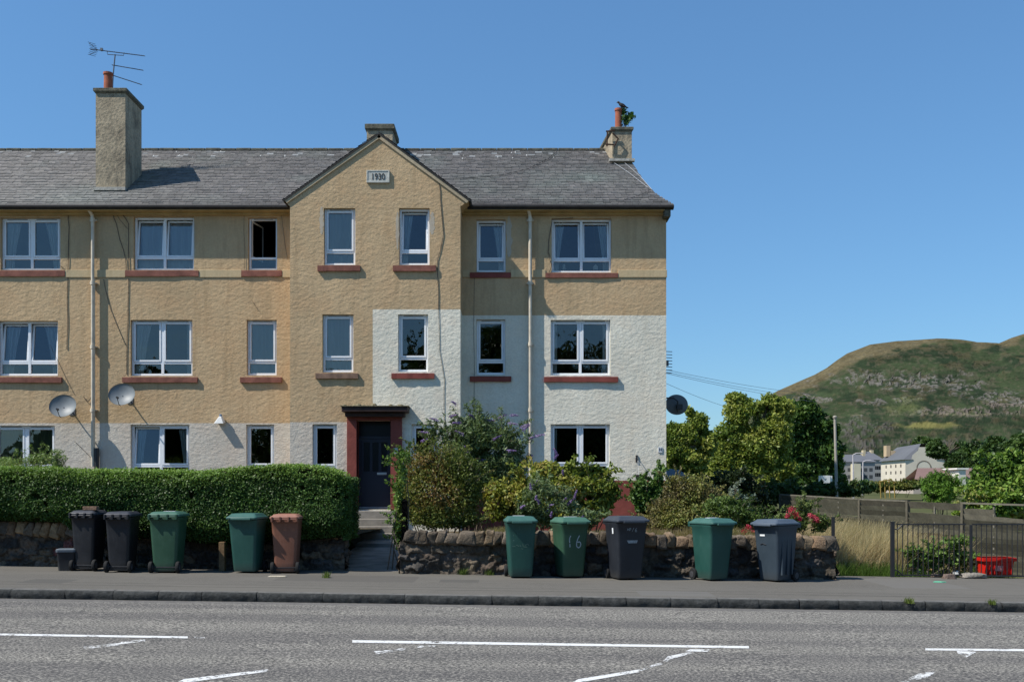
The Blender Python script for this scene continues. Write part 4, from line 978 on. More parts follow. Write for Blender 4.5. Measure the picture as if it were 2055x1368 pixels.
# ================================================================ garden beds, path
M['soil'] = plain('garden_soil', (.10, .08, .05), 1, 0, .5, 2, bump=.03, bsc=9, obj=False)
def bed(x0, x1, y0, y1, z0, z1): sheet('garden_bed', np.linspace(x0, x1, 30), np.linspace(y0, y1, 12), lambda x, y: z0+(z1-z0)*(y-y0)/(y1-y0)+(fbm(np.stack([x*1.5, y*1.5, x*0], -1), 3, 2)-.5)*.10, M['soil'])
bed(-18, XGL-.02, 18.75, 25.65, .62, .62); bed(XGR+.03, 5.75, 18.45, 25.65, .50, .50); bed(3.9, 8.0, 25.6, 34, .50, .60)
M['path'] = plain('path_concrete', (.24, .225, .20), .9, .1, .3, 3, bump=.008, bsc=30, obj=False)
mb = MB(); a, b = XGL+.0, XGR+.0
for (y0, y1, z0, z1) in ((18.3, 22.2, .03, .26), (22.2, 25.0, .34, .38)):
    mb.face([(a-.4, y0, z0), (b+.3, y0, z0), (b+.3, y1, z1), (a-.4, y1, z1)])
    mb.face([(a-.4, y0, -.1), (b+.3, y0, -.1), (b+.3, y0, z0), (a-.4, y0, z0)])
tag(mb.build('path', M['path']), kind='structure')
# gate post (timber) by the ivy
x = X(812, 18.45); o = thing('timber_gatepost', (x, 18.45, .4), 'dark weathered timber gatepost half hidden by the reddish-green bush', 'gatepost'); mb = MB(); mb.box(x-.05, x+.05, 18.40, 18.5, .0, Z(1005, 18.45)); mb.mesh([(x-.05, 18.4, Z(1005, 18.45)+.002), (x+.05, 18.4, Z(1005, 18.45)+.002), (x+.05, 18.5, Z(1005, 18.45)+.002), (x-.05, 18.5, Z(1005, 18.45)+.002), (x, 18.45, Z(998, 18.45))], [(0, 1, 4), (1, 2, 4), (2, 3, 4), (3, 0, 4)]); mb.build('post', M['timber'], o)
x = X(446, 17.9); o = thing('timber_stump', (x, 17.9, pz(x)), 'short brown timber stake against the wall left of the fourth bin', 'stake'); mb = MB(); mb.box(x-.05, x+.055, 17.85, 17.95, pz(x), Z(1086, 17.9), c=(.17, .11, .06)); mb.build('stake', M['timber'], o, bevel=.008)
x = X(1671, 18.1); o = thing('iron_gatepost', (x, 18.1, .3), 'short black iron post at the end of the right-hand rubble wall', 'gatepost'); mb = MB(); mb.box(x-.025, x+.025, 18.05, 18.1, .30, Z(1036, 18.1)); mb.box(x+.02, x+.05, 18.06, 18.09, Z(1080, 18.1), Z(1075, 18.1)); mb.build('post', M['iron'], o)
# ================================================================ bins
def rr_ring(wd, dp, r, z, yc=0, n=5):
    P = []
    for cx_, cy_, a0 in ((wd/2-r, dp/2-r, 0), (-wd/2+r, dp/2-r, 90), (-wd/2+r, -dp/2+r, 180), (wd/2-r, -dp/2+r, 270)):
        for k in range(n): a = radians(a0+90*k/(n-1)); P.append((cx_+r*cos(a), yc+cy_+r*sin(a), z))
    return P
def loft(mb, rings, cap0=True, cap1=True):
    n = len(rings[0]); vs = sum(rings, []); fs = []
    for i in range(len(rings)-1):
        for k in range(n): fs.append((i*n+k, i*n+(k+1) % n, (i+1)*n+(k+1) % n, (i+1)*n+k))
    if cap0: fs.append(tuple(range(n-1, -1, -1)))
    if cap1: fs.append(tuple((len(rings)-1)*n+k for k in range(n)))
    mb.mesh(vs, fs)
def plastic(name, c):
    t = NT(name); v = t.obj(); f = t.noise(v, 3, 5, .65); g = t.noise(t.obj((1, 1, .3)), 14, 4, .7)
    a = t.mix(t.ramp(f, [(.35, 0.), (.7, .5)]), c, tuple(x*1.35+.008 for x in c)); a = t.mix(t.ramp(g, [(.58, 0.), (.75, .35)]), a, tuple(x*1.3+.03 for x in c))
    sp_ = t.n('ShaderNodeSeparateXYZ'); t.l(v, sp_.inputs[0]); a = t.mix(t.ramp(sp_.outputs[2], [(.0, .35), (.2, 0.)]), a, (.09, .085, .075))
    t.col(a); return t.fin(t.ramp(f, [(.3, .42), (.7, .6)]), .35, t.bump(g, .002))
M['pblack'] = plastic('black_plastic', (.011, .012, .015)); M['pgreen'] = plastic('green_plastic', (.015, .064, .052)); M['pgreen2'] = plastic('dark_green_plastic', (.022, .066, .038))
M['pbrown'] = plastic('brown_plastic', (.17, .072, .045)); M['pblue'] = plastic('slate_blue_plastic', (.030, .045, .060)); M['pgrey'] = plastic('dark_grey_plastic', (.015, .018, .024))
for k_, c_ in (('pblack', (.030, .033, .04)), ('pgreen', (.038, .105, .088)), ('pgreen2', (.045, .115, .080)), ('pbrown', (.27, .13, .09)), ('pblue', (.065, .085, .11)), ('pgrey', (.036, .044, .056))): M[k_+'_lid'] = plastic(k_[1:]+'_lid_plastic', c_)  # lids lighter than bodies: sunlit tone of the tops put into the plastic colour
M['rubber'] = plain('rubber', (.02, .02, .02), .8, .2); M['hub'] = plain('wheel_hub', (.05, .05, .055), .6)
M['sticker'] = plain('white_sticker', (.72, .74, .74), .5, .2, .08, 30); M['chalk'] = plain('faded_paint', (.34, .40, .42), .8, .1, .2, 30); M['dull'] = plain('worn_sticker', (.26, .29, .31), .7, .1, .3, 40); M['scrib'] = plain('scuff', (.10, .17, .14), .8, .1, .3, 60)
def ribbon(mb, pts, wd, y):
    for (a, b), (c, d) in zip(pts, pts[1:]):
        dx, dz = c-a, d-b; L = math.hypot(dx, dz) or 1; nx_, nz_ = -dz/L*wd, dx/L*wd; e = wd*.5
        a2, b2, c2, d2 = a-dx/L*e, b-dz/L*e, c+dx/L*e, d+dz/L*e
        fy = lambda zz: y(zz)
        mb.face([(a2-nx_, fy(b2-nz_), b2-nz_), (c2-nx_, fy(d2-nz_), d2-nz_), (c2+nx_, fy(d2+nz_), d2+nz_), (a2+nx_, fy(b2+nz_), b2+nz_)])
def bin_(px, py, matn, rot, label, wsc=1.0, hsc=1.0, lidtype='flat', sticker=None, lidtilt=0, wheel=True, marks_=None, group='wheelie bins lined up on the pavement', d=None, lidm=None):
    d0 = d or pave_d(px, py); a = radians(rot); d0 += .04+.30*abs(cos(a))+.26*abs(sin(a))
    x = X(px, d0); o = thing('wheelie_bin', (x, d0, pz(x)), label, 'wheelie bin', group, a); o.scale = (.92, .80 if abs(rot) > 90 or px < 700 else .90, 1)
    w0, w1 = .44*wsc, .555*wsc; m = M[matn]; H = .98*hsc
    mb = MB(); rings = [rr_ring(w0-.03, .46, .05, .03, .03), rr_ring(w0, .49, .06, .06, .03)]
    for k in range(1, 7): q = k/6; rings.append(rr_ring(w0+(w1-w0)*q, .49+.15*q, .06, .06+(H-.13)*q, .03-.02*q))
    rings += [rr_ring(w1+.02, .665, .06, H-.05, .01), rr_ring(w1+.03, .675, .06, H-.01, .01)]
    loft(mb, rings); body = mb.build('body', m, o, local=True, smooth=False, bevel=0)
    for p in body.data.polygons: p.use_smooth = True
    body.data.set_sharp_from_angle(angle=radians(35)) if hasattr(body.data, 'set_sharp_from_angle') else None
    mb = MB()                                    # rear/side ribs
    mb.box(-w1/2+.03, w1/2-.03, .33, .365, H-.06, H-.02); mb.build('rear_rib', m, o, local=True, bevel=.008)
    # lid
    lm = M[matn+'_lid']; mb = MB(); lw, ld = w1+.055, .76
    if lidtype == 'flat': R = [(1, 1, 0), (1.005, 1.005, .03), (.97, .975, .045), (.86, .88, .055), (.80, .82, .075), (.70, .74, .085), (.35, .4, .09)]
    else: R = [(1, 1, 0), (1.012, 1.01, .028), (.985, .985, .04), (.93, .92, .048), (.84, .80, .075), (.76, .72, .098), (.3, .4, .104)]
    loft(mb, [rr_ring(lw*a_, ld*b_, .05*a_, H+z_, -.01+(.0 if a_ > .9 else .01)) for a_, b_, z_ in R])
    mb.box(-lw*.32, lw*.32, -ld/2-.045, -ld/2+.03, H-.012, H+.022)
    if lidtilt: mb.v = [(p[0], p[1], p[2]+max(0, .35-p[1])*sin(radians(lidtilt))) for p in mb.v]
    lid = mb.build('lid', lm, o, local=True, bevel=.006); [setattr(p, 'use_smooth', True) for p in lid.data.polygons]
    if hasattr(lid.data, 'set_sharp_from_angle'): lid.data.set_sharp_from_angle(angle=radians(40))
    mb = MB(); zz = H-.005; mb.tube([(-w1*.5, .40, zz), (w1*.5, .40, zz)], .017, 8)
    for s_ in (-1, -.34, .34, 1): mb.box(s_*w1*.46-.018, s_*w1*.46+.018, .33, .425, zz-.045, zz+.045)
    mb.build('handle', m, o, local=True, bevel=.006)
    if sticker:
        sx, sy, sw, sh = sticker; zt_ = H+(.093 if lidtype == 'flat' else .106)+.002; mb = MB(); mb.box(sx-sw/2, sx+sw/2, sy-sh/2, sy+sh/2, zt_-.004, zt_+.001)
        if lidtilt: mb.v = [(p[0], p[1], p[2]+max(0, .35-p[1])*sin(radians(lidtilt))) for p in mb.v]
        mb.build('lid_sticker', M['sticker'], lid, local=True)
    for s_ in (-1, 1):
        mb = MB(); xw = s_*(w0/2+.035); mb.lathe([(.06, -.028), (.095, -.03), (.102, -.015), (.102, .015), (.095, .03), (.06, .028)], (xw, .275, .102), 22, axis='x'); wh = mb.build('wheel', M['rubber'], o, local=True, smooth=False)
        mb = MB(); mb.lathe([(.055, -.034), (.05, -.020), (.02, -.038), (.018, .038), (.05, .020), (.055, .034)], (xw, .275, .102), 16, axis='x'); mb.build('hub', M['hub'], wh, local=True)
    mb = MB(); mb.tube([(-w0/2-.05, .275, .102), (w0/2+.05, .275, .102)], .012, 6); mb.box(-w0/2, w0/2, .2, .27, .04, .12); mb.build('axle', M['iron'], o, local=True)
    fy = lambda z: -(.49+.15*(z-.06)/(H-.13))/2+.03-.02*(z-.06)/(H-.13)-.004
    if marks_:
        for nm, mn, strokes, wd in marks_:
            mb = MB()
            for s_ in strokes: ribbon(mb, s_, wd, fy)
            mb.build(nm, M[mn], o, local=True)
    return o, lid, H
# food caddy
xk = X(133, 17.55); o = thing('food_waste_caddy', (xk, 17.6, pz(xk)), 'small black food waste caddy with grey lid left of the leftmost wheelie bin', 'caddy', rz=radians(12))
mb = MB(); loft(mb, [rr_ring(.26, .26, .04, .0), rr_ring(.31, .30, .04, .33)]); mb.build('body', M['pblack'], o, local=True)
mb = MB(); loft(mb, [rr_ring(.335, .325, .045, .33), rr_ring(.34, .33, .045, .37), rr_ring(.31, .30, .04, .385), rr_ring(.2, .2, .03, .387)]); mb.build('lid', plastic('grey_lid_plastic', (.10, .12, .14)), o, local=True)
mb = MB(); mb.tube([(.15, -.1, .35), (.17, -.12, .42), (.17, .1, .42), (.15, .1, .35)], .008, 6); mb.build('handle', M['pblack'], o, local=True)
bin_(180, 1146, 'pblack', 176, 'black wheelie bin with a brick on its lid, wheels facing the road', .84, 1.0)
xb_ = X(186, 17.65); o = thing('loose_brick', (xb_, 17.65, 1.17), 'brown brick lying on the lid of the leftmost black wheelie bin', 'brick'); mb = MB(); mb.box(xb_-.115, xb_+.13, 17.5, 17.62, pz(xb_)+1.07, pz(xb_)+1.135); mb.build('brick', plain('dirty_brick', (.20, .13, .09), .95, .1, .4, 14, bump=.01), o, bevel=.006)
bin_(247, 1149, 'pblack', 181, 'black wheelie bin with empty lid between the bricked black bin and a green one', .84, .99)
bin_(339, 1150, 'pgreen2', 180, 'green wheelie bin with wheels facing the road, third bin from the left', 1.0, 1.0, sticker=(-.07, .16, .22, .12))
bin_(497, 1151, 'pgreen', -7, 'clean green wheelie bin standing beside the brown bin under the hedge', 1.0, .97, 'ridge')
bin_(576, 1151, 'pbrown', 184, 'brown garden waste wheelie bin, the only brown one', .92, .98)
sc = [[(-.16, .75), (-.15, .74)], [(-.16, .66), (-.14, .655)], [(-.10, .58), (-.08, .575), (-.05, .56)], [(-.03, .575), (-.01, .55)], [(.02, .60), (.03, .56)], [(.04, .55), (.10, .545)], [(.07, .58), (.12, .60), (.13, .57)], [(-.17, .56), (-.12, .555)], [(.0, .52), (.02, .51)]]
bin_(1044, 1161, 'pgreen', 5, 'green wheelie bin with faded scribbled paint on its front, nearest the entrance path', .97, .99, 'ridge', sticker=(-.02, .10, .22, .14), marks_=[('painted_marks', 'scrib', sc, .006)])
six = [[(-.09, .74), (-.105, .71), (-.11, .67), (-.105, .625)], [(-.10, .60), (-.095, .55)]]
b6 = [[(.085, .745), (.06, .70), (.045, .66), (.035, .62), (.035, .575), (.05, .545), (.08, .535), (.11, .555), (.12, .59), (.11, .625), (.085, .64), (.055, .63)]]
bin_(1144, 1161, 'pgreen2', 16, 'dark green wheelie bin with number 16 painted on its front', .97, .98, 'ridge', sticker=(.02, .05, .24, .12), marks_=[('painted_number', 'chalk', six+b6, .0095)])
wr = [[(-.10, .86), (-.095, .89), (-.08, .885), (-.08, .86)], [(-.06, .855), (-.055, .90)], [(-.055, .90), (-.03, .895), (-.03, .875), (-.052, .87)], [(.0, .845), (.03, .905)], [(.085, .90), (.06, .87), (.06, .845), (.08, .835), (.095, .85), (.08, .865), (.062, .86)]]
bg_, lid_, _h_ = bin_(1256, 1165, 'pgrey', 17, 'dark grey wheelie bin with a silver badge and chalked number on its front', 1.10, 1.02, 'ridge', marks_=[('painted_number', 'dull', wr, .0045)])
mb = MB(); fy = lambda z: -(.49+.15*(z-.06)/.87)/2+.03-.02*(z-.06)/.87-.005
mb.mesh([(-.10, fy(.69), .69), (.12, fy(.69), .69), (.10, fy(.64), .64), (-.07, fy(.64), .64)], [(0, 1, 2, 3)]); mb.build('badge', M['dull'], bg_, local=True)
mb = MB(); xs_ = -.275*1.1; mb.mesh([(xs_-.012, -.13, .90), (xs_-.012, -.07, .90), (xs_-.006, -.07, .80), (xs_-.006, -.13, .80)], [(0, 3, 2, 1)]); mb.build('side_sticker', M['sticker'], bg_, local=True)
bin_(1430, 1167, 'pgreen', 27, 'green wheelie bin turned to show its lit side, left of the slate blue bin', .98, 1.0, 'ridge', sticker=(.05, .08, .22, .14))
bb, lid_, _h_ = bin_(1556, 1169, 'pblue', -52, 'slate blue-grey wheelie bin turned sideways at the right end of the row', 1.02, 1.0, 'ridge')
mb = MB()
for s_ in (-1, 1):
    for yy_ in (-.14, .02, .16): mb = MB(); mb.box(s_*.262-.022*s_-.012, s_*.262+.012, yy_-.014, yy_+.014, .12, .80); mb.build('side_rib', M['pblue'], bb, local=True, bevel=.006)
mb = MB(); mb.box(-.13, -.02, fy(.80)-.002, fy(.80)+.002, .79, .82); mb.build('maker_label', M['sticker'], bb, local=True)
mb = MB(); mb.tube([(-.13, fy(.64), .64), (-.08, fy(.66)-.004, .66), (.0, fy(.64), .64)], .007, 6); mb.build('grip_recess', M['pblack'], bb, local=True)
# litter and small things on the footway
def litter(name, px, py, pts, h, mat_, label, cat, z=0):
    d = pave_d(px, py); x = X(px, d); mb = MB(); n = len(pts); b = [(x+a, d+c, pz(x)+.004+z) for a, c in pts]; tp_ = [(x+a*.92, d+c*.92, pz(x)+h+z+random.uniform(0, h*.5)) for a, c in pts]
    mb.mesh(b+tp_+[(x, d, pz(x)+h*1.7+z)], [(k, (k+1) % n, n+(k+1) % n, n+k) for k in range(n)]+[(n+k, n+(k+1) % n, 2*n) for k in range(n)]); tag(mb.build(name, mat_, None, loc=(x, d, pz(x))), label, cat)
litter('toby_cover', 557, 1156, [(-.16, -.05), (.15, -.05), (.16, .05), (-.15, .05)], .012, plain('chipped_concrete', (.48, .43, .33), .9, .1, .3, 30), 'pale chipped concrete strip set in the pavement in front of the brown bin', 'cover')
litter('plastic_bag', 1884, 1167, [(-.12, -.04), (.02, -.07), (.13, -.02), (.08, .05), (-.05, .06)], .012, plain('green_film', (.12, .45, .27), .5), 'flattened pale green plastic bag on the pavement by the iron gate', 'litter')
for i, (px, py, s_, lb) in enumerate(((1905, 1160, .10, 'grey-brown stone at the foot of the iron gate'), (1878, 1157, .07, 'small reddish stone beside the litter under the iron gate'))):
    d = pave_d(px, py); x = X(px, d); v, f, c_ = stone((x, d, pz(x)+s_*.35), s_, s_*.8, s_*.5, 80+i, col=np.array([.19, .14, .115])); tag(npmesh('loose_stone', v, f, M['stone'], cols=c_, smooth=True, loc=(x, d, pz(x))), lb, 'stone')
d = 18.6; x0, x1 = X(1933, d), X(1976, d); v, f, c_ = stone(((x0+x1)/2, d, pz(x0)+.05), (x1-x0)/2, .10, .045, 91, col=np.array([.26, .235, .20])); tag(npmesh('kerb_fragment', v, f, M['stone'], cols=c_, smooth=True, loc=(x0, d, pz(x0))), 'broken pale stone slab lying left of the red box', 'stone')
for px, py, c_, lb in ((1845, 1151, (.7, .68, .6), 'crumpled whitish wrapper in the weeds behind the iron gate'), (1866, 1148, (.62, .38, .16), 'orange-brown wrapper in the weeds behind the iron gate'), (1918, 1153, (.75, .76, .74), 'small white paper scrap near the gate foot')):
    litter('wrapper', px, py, [(-.07, -.03), (.03, -.05), (.08, .0), (.02, .05), (-.05, .04)], .045, plain('wrapper_film', c_, .5), lb, 'litter', .02)
# ================================================================ railing, gate, red box, timber fence
dR = 18.62
def vbars(o, pxs, y0, y1, ht=True):
    for px in pxs:
        x = X(px, dR); j = random.uniform(-.006, .006); mb = MB(); mb.tube([(x, dR, Z(y1, dR)), (x+j, dR, Z(y0, dR))], .0085, 6); mb.build('bar', M['iron'], o)
g = thing('iron_gate', (X(1795, dR), dR, pz(7)), 'black iron bar gate in front of the dry grass', 'gate')
mb = MB(); x = X(1791, dR); mb.box(x-.032, x+.032, dR-.03, dR+.03, pz(x)-.02, Z(1047, dR)); mb.box(x-.036, x+.036, dR-.034, dR+.034, Z(1047, dR)+.001, Z(1045.5, dR)); mb.build('post', M['iron'], g)
mb = MB(); xa, xz = X(1799, dR), X(1938, dR); mb.box(xa, xz, dR-.012, dR+.012, Z(1052, dR), Z(1049.5, dR)); mb.build('rail', M['iron'], g); mb = MB(); mb.box(xa, xz, dR-.012, dR+.012, Z(1154, dR), Z(1151.5, dR)); mb.build('rail', M['iron'], g)
mb = MB()
for y_ in (1061, 1143): mb.tube([(X(1792, dR), dR-.02, Z(y_, dR)), (X(1800, dR), dR-.02, Z(y_, dR)), (X(1810, dR), dR-.02, Z(y_+(-9 if y_ < 1100 else 9), dR))], .012, 6)
mb.build('hinge', M['iron'], g)
vbars(g, [1801+10.35*k for k in range(14)], 1050, 1153)
g = thing('iron_railing', (X(1948, dR), dR, pz(9)), 'black iron bar railing in front of the red box, running off to the right', 'railing')
mb = MB(); x = X(1948.5, dR); mb.box(x-.022, x+.022, dR-.02, dR+.02, pz(x)-.02, Z(1052, dR)); mb.build('post', M['iron'], g)
mb = MB(); xa, xz = X(1951, dR), X(2180, dR); mb.box(xa, xz, dR-.012, dR+.012, Z(1052, dR), Z(1049.5, dR)); mb.build('rail', M['iron'], g); mb = MB(); mb.box(xa, xz, dR-.012, dR+.012, Z(1156, dR), Z(1153, dR)); mb.build('rail', M['iron'], g)
vbars(g, [1959+10.35*k for k in range(21)], 1050, 1155)
M['redp'] = plain('red_plastic', (.62, .018, .012), .35, .4, .08); xx0, xx1 = X(1972, 18.95), X(2034, 18.95); xm = (xx0+xx1)/2; zg = pz(xm)
o = thing('red_recycling_box', (xm, 19.1, zg), 'bright red plastic recycling box behind the iron railing', 'box', rz=radians(-4))
mb = MB(); loft(mb, [rr_ring(.50, .36, .03, .01), rr_ring(.59, .43, .03, .33)], True, False)
for k in range(7): xk = -.24+.08*k; mb.box(xk-.012, xk+.012, -.222, -.19, .06, .29)
mb.build('body', M['redp'], o, local=True); mb = MB()
R0 = rr_ring(.60, .44, .03, .30); R1 = rr_ring(.66, .50, .04, .305); R2 = rr_ring(.67, .51, .04, .365); R3 = rr_ring(.58, .42, .03, .365); loft(mb, [R0, R1, R2, R3], False, False); mb.build('rim', M['redp'], o, local=True)
mb = MB(); mb.box(-.07, .07, -.228, -.222, .12, .22); mb.build('faded_logo', plain('pink_print', (.75, .25, .22), .5), o, local=True)
# fence
def fp(k): return (.92*(8.63+.584*k), .92*(28.2-1.734*k))
fz_ = lambda k: Z([992, 996, 1001, 1005, 1009, 1013, 1016, 1018][k+1], fp(k)[1])
fo = thing('timber_fence', (9.8, 24.7, -.1), 'weathered grey waney board fence with broken boards, right of the dry grass', 'fence')
rr = random.Random(12)
FC = [(.105, .100, .074), (.135, .125, .095), (.085, .082, .060), (.12, .115, .085)]
def lfence(k, u, z, off):   # point on the fence line
    ax_, ay_ = fp(k); bx_, by_ = fp(k+1); dx, dy = bx_-ax_, by_-ay_; L = math.hypot(dx, dy); nx_, ny_ = dy/L, -dx/L
    return (ax_+dx*u+nx_*off, ay_+dy*u+ny_*off, z)
for k in range(-1, 4):
    zt0, zt1 = fz_(k), fz_(min(6, k+1)); zb0 = -.28
    mb = MB(); nb = 13
    for r in range(nb):
        if (k, r) in ((2, 11), (3, 12)): continue
        hh = .158; q0 = zb0+(zt0-zb0-hh)*r/(nb-1); q1 = zb0+(zt1-zb0-hh)*r/(nb-1); a0, a1 = rr.uniform(-.02, .02), rr.uniform(-.02, .02); seg = 7; kf = rr.uniform(.62, 1.5); cl = tuple(c*kf for c in rr.choice(FC)); vs = []
        u0, u1 = .03, .97
        if (k, r) in ((3, 11),): u1 = .52
        if (k, r) in ((2, 10), (3, 8), (1, 8), (0, 9), (3, 10)): a1 -= .05
        w1_ = [rr.uniform(-.013, .013) for _ in range(seg+1)]; w2_ = [rr.uniform(-.008, .008) for _ in range(seg+1)]
        for i in range(seg+1):
            u = u0+(u1-u0)*i/seg; z = q0+(q1-q0)*u + a0*(1-u)+a1*u
            vs += [lfence(k, u, z+w1_[i], -.088), lfence(k, u, z+hh+w2_[i], -.008), lfence(k, u, z+hh+w2_[i], .0), lfence(k, u, z+w1_[i], -.065)]
        fs = [(0, 1, 2, 3), tuple(4*seg+j for j in (3, 2, 1, 0))]
        for i in range(seg):
            for j in range(4): fs.append((4*i+j, 4*i+4+j, 4*i+4+(j+1) % 4, 4*i+(j+1) % 4))
        mb.mesh(vs, fs, 0, cl)
    mb.build('board_panel', M['timber'], fo)
    mb = MB()
    for u in (.5,):
        vs = [lfence(k, u+du, z, off) for z in (zb0, (zt0+zt1)/2-.02) for du, off in ((-.012, -.065), (.012, -.065), (.012, -.036), (-.012, -.036))]; mb.mesh(vs, [(0, 1, 5, 4), (1, 2, 6, 5), (2, 3, 7, 6), (3, 0, 4, 7), (4, 5, 6, 7)], 0, (.15, .14, .115))
    mb.build('batten', M['timber'], fo)
    vs = [lfence(k, du, z, off) for z in (zb0-.1, zt0+.03) for du, off in ((-.02, -.08), (.02, -.08), (.02, .0), (-.02, .0))]; mb = MB(); mb.mesh(vs, [(0, 1, 5, 4), (1, 2, 6, 5), (2, 3, 7, 6), (3, 0, 4, 7), (4, 5, 6, 7)], 0, (.11, .10, .075)); mb.build('fence_post', M['timber'], fo)
    vs = [lfence(k, u, z+(0 if u < .5 else zt1-zt0), off) for u in (.02, .98) for z in (zt0-.01, zt0+.025) for off in (-.055, .0)]; mb = MB(); mb.mesh(vs, [(0, 1, 3, 2), (4, 6, 7, 5), (0, 4, 5, 1), (2, 3, 7, 6), (0, 2, 6, 4), (1, 5, 7, 3)], 0, (.15, .14, .11))
    if k not in (2,): mb.build('capping', M['timber'], fo)
# ================================================================ planting
def BL(px, py, d, rx, ry, rz=None): return (X(px, d), d, Z(py, d), rx*d/F, rz if rz else max(rx, ry)*d/F*.8, ry*d/F)
GREEN = [(.03, .065, .015), (.06, .12, .028), (.10, .17, .04)]
def bush(name, label, cat, d, blobs, n, size, pal, group=None, base=None, bz=.55, nst=10, shell=.32, gap=.40, gs=3., aspect=.5, seed=0, shoots=26, sl_=.28, **k):
    pal = [tuple(c*1.22 for c in q) for q in pal]
    B = [BL(b[0], b[1], d+(b[4] if len(b) > 4 else 0), b[2], b[3]) for b in blobs]
    cx = sum(b[0] for b in B)/len(B); by = sum(b[1] for b in B)/len(B); o = thing(name, (cx, by, bz), label, cat, group)
    P = blob_pts(B, n, shell, gap, gs, seed); P = P[P[:, 2] > bz-.02]
    Q = [P]
    mb = MB()
    for _ in range(shoots):
        b = random.choice(B); th = random.uniform(0, pi); L = random.uniform(.5, 1.3)*sl_; s0 = np.array([b[0]+b[3]*cos(th)*.85, b[1]-b[4]*random.uniform(0, .9), b[2]+b[5]*max(-.2, sin(th))*.85]); dr = np.array([cos(th)*.7+random.uniform(-.3, .3), random.uniform(-.5, .2), .55*sin(th)+.35]); t = RNG.random(int(9*L/.12)+3)[:, None]
        e = s0+dr*L; e[2] -= .25*L; Q.append(s0+(dr*t*L)-np.array([0, 0, 1])*.25*L*t*t+RNG.normal(0, size*.55, (len(t), 3))); mb.tube([s0-dr*L*.3, s0, s0+dr*L*.5-np.array([0, 0, .06*L]), e], [.006, .005, .004, .002], 4)
    add_leaves('foliage', np.concatenate(Q), size, pal, o, aspect=aspect, seed=seed, **k)
    for b in B:
        for _ in range(max(2, nst//len(B))): stems(mb, (cx+random.uniform(-.15, .15) if abs(b[0]-cx) < .5 else b[0]*.7+cx*.3, by, bz-.05), [(b[0]+random.uniform(-.6, .6)*b[3], b[1]+random.uniform(-.4, .4)*b[4], b[2]+random.uniform(-.2, .75)*b[5])], .013)
    mb.build('stem', M['bark'], o); return o, B
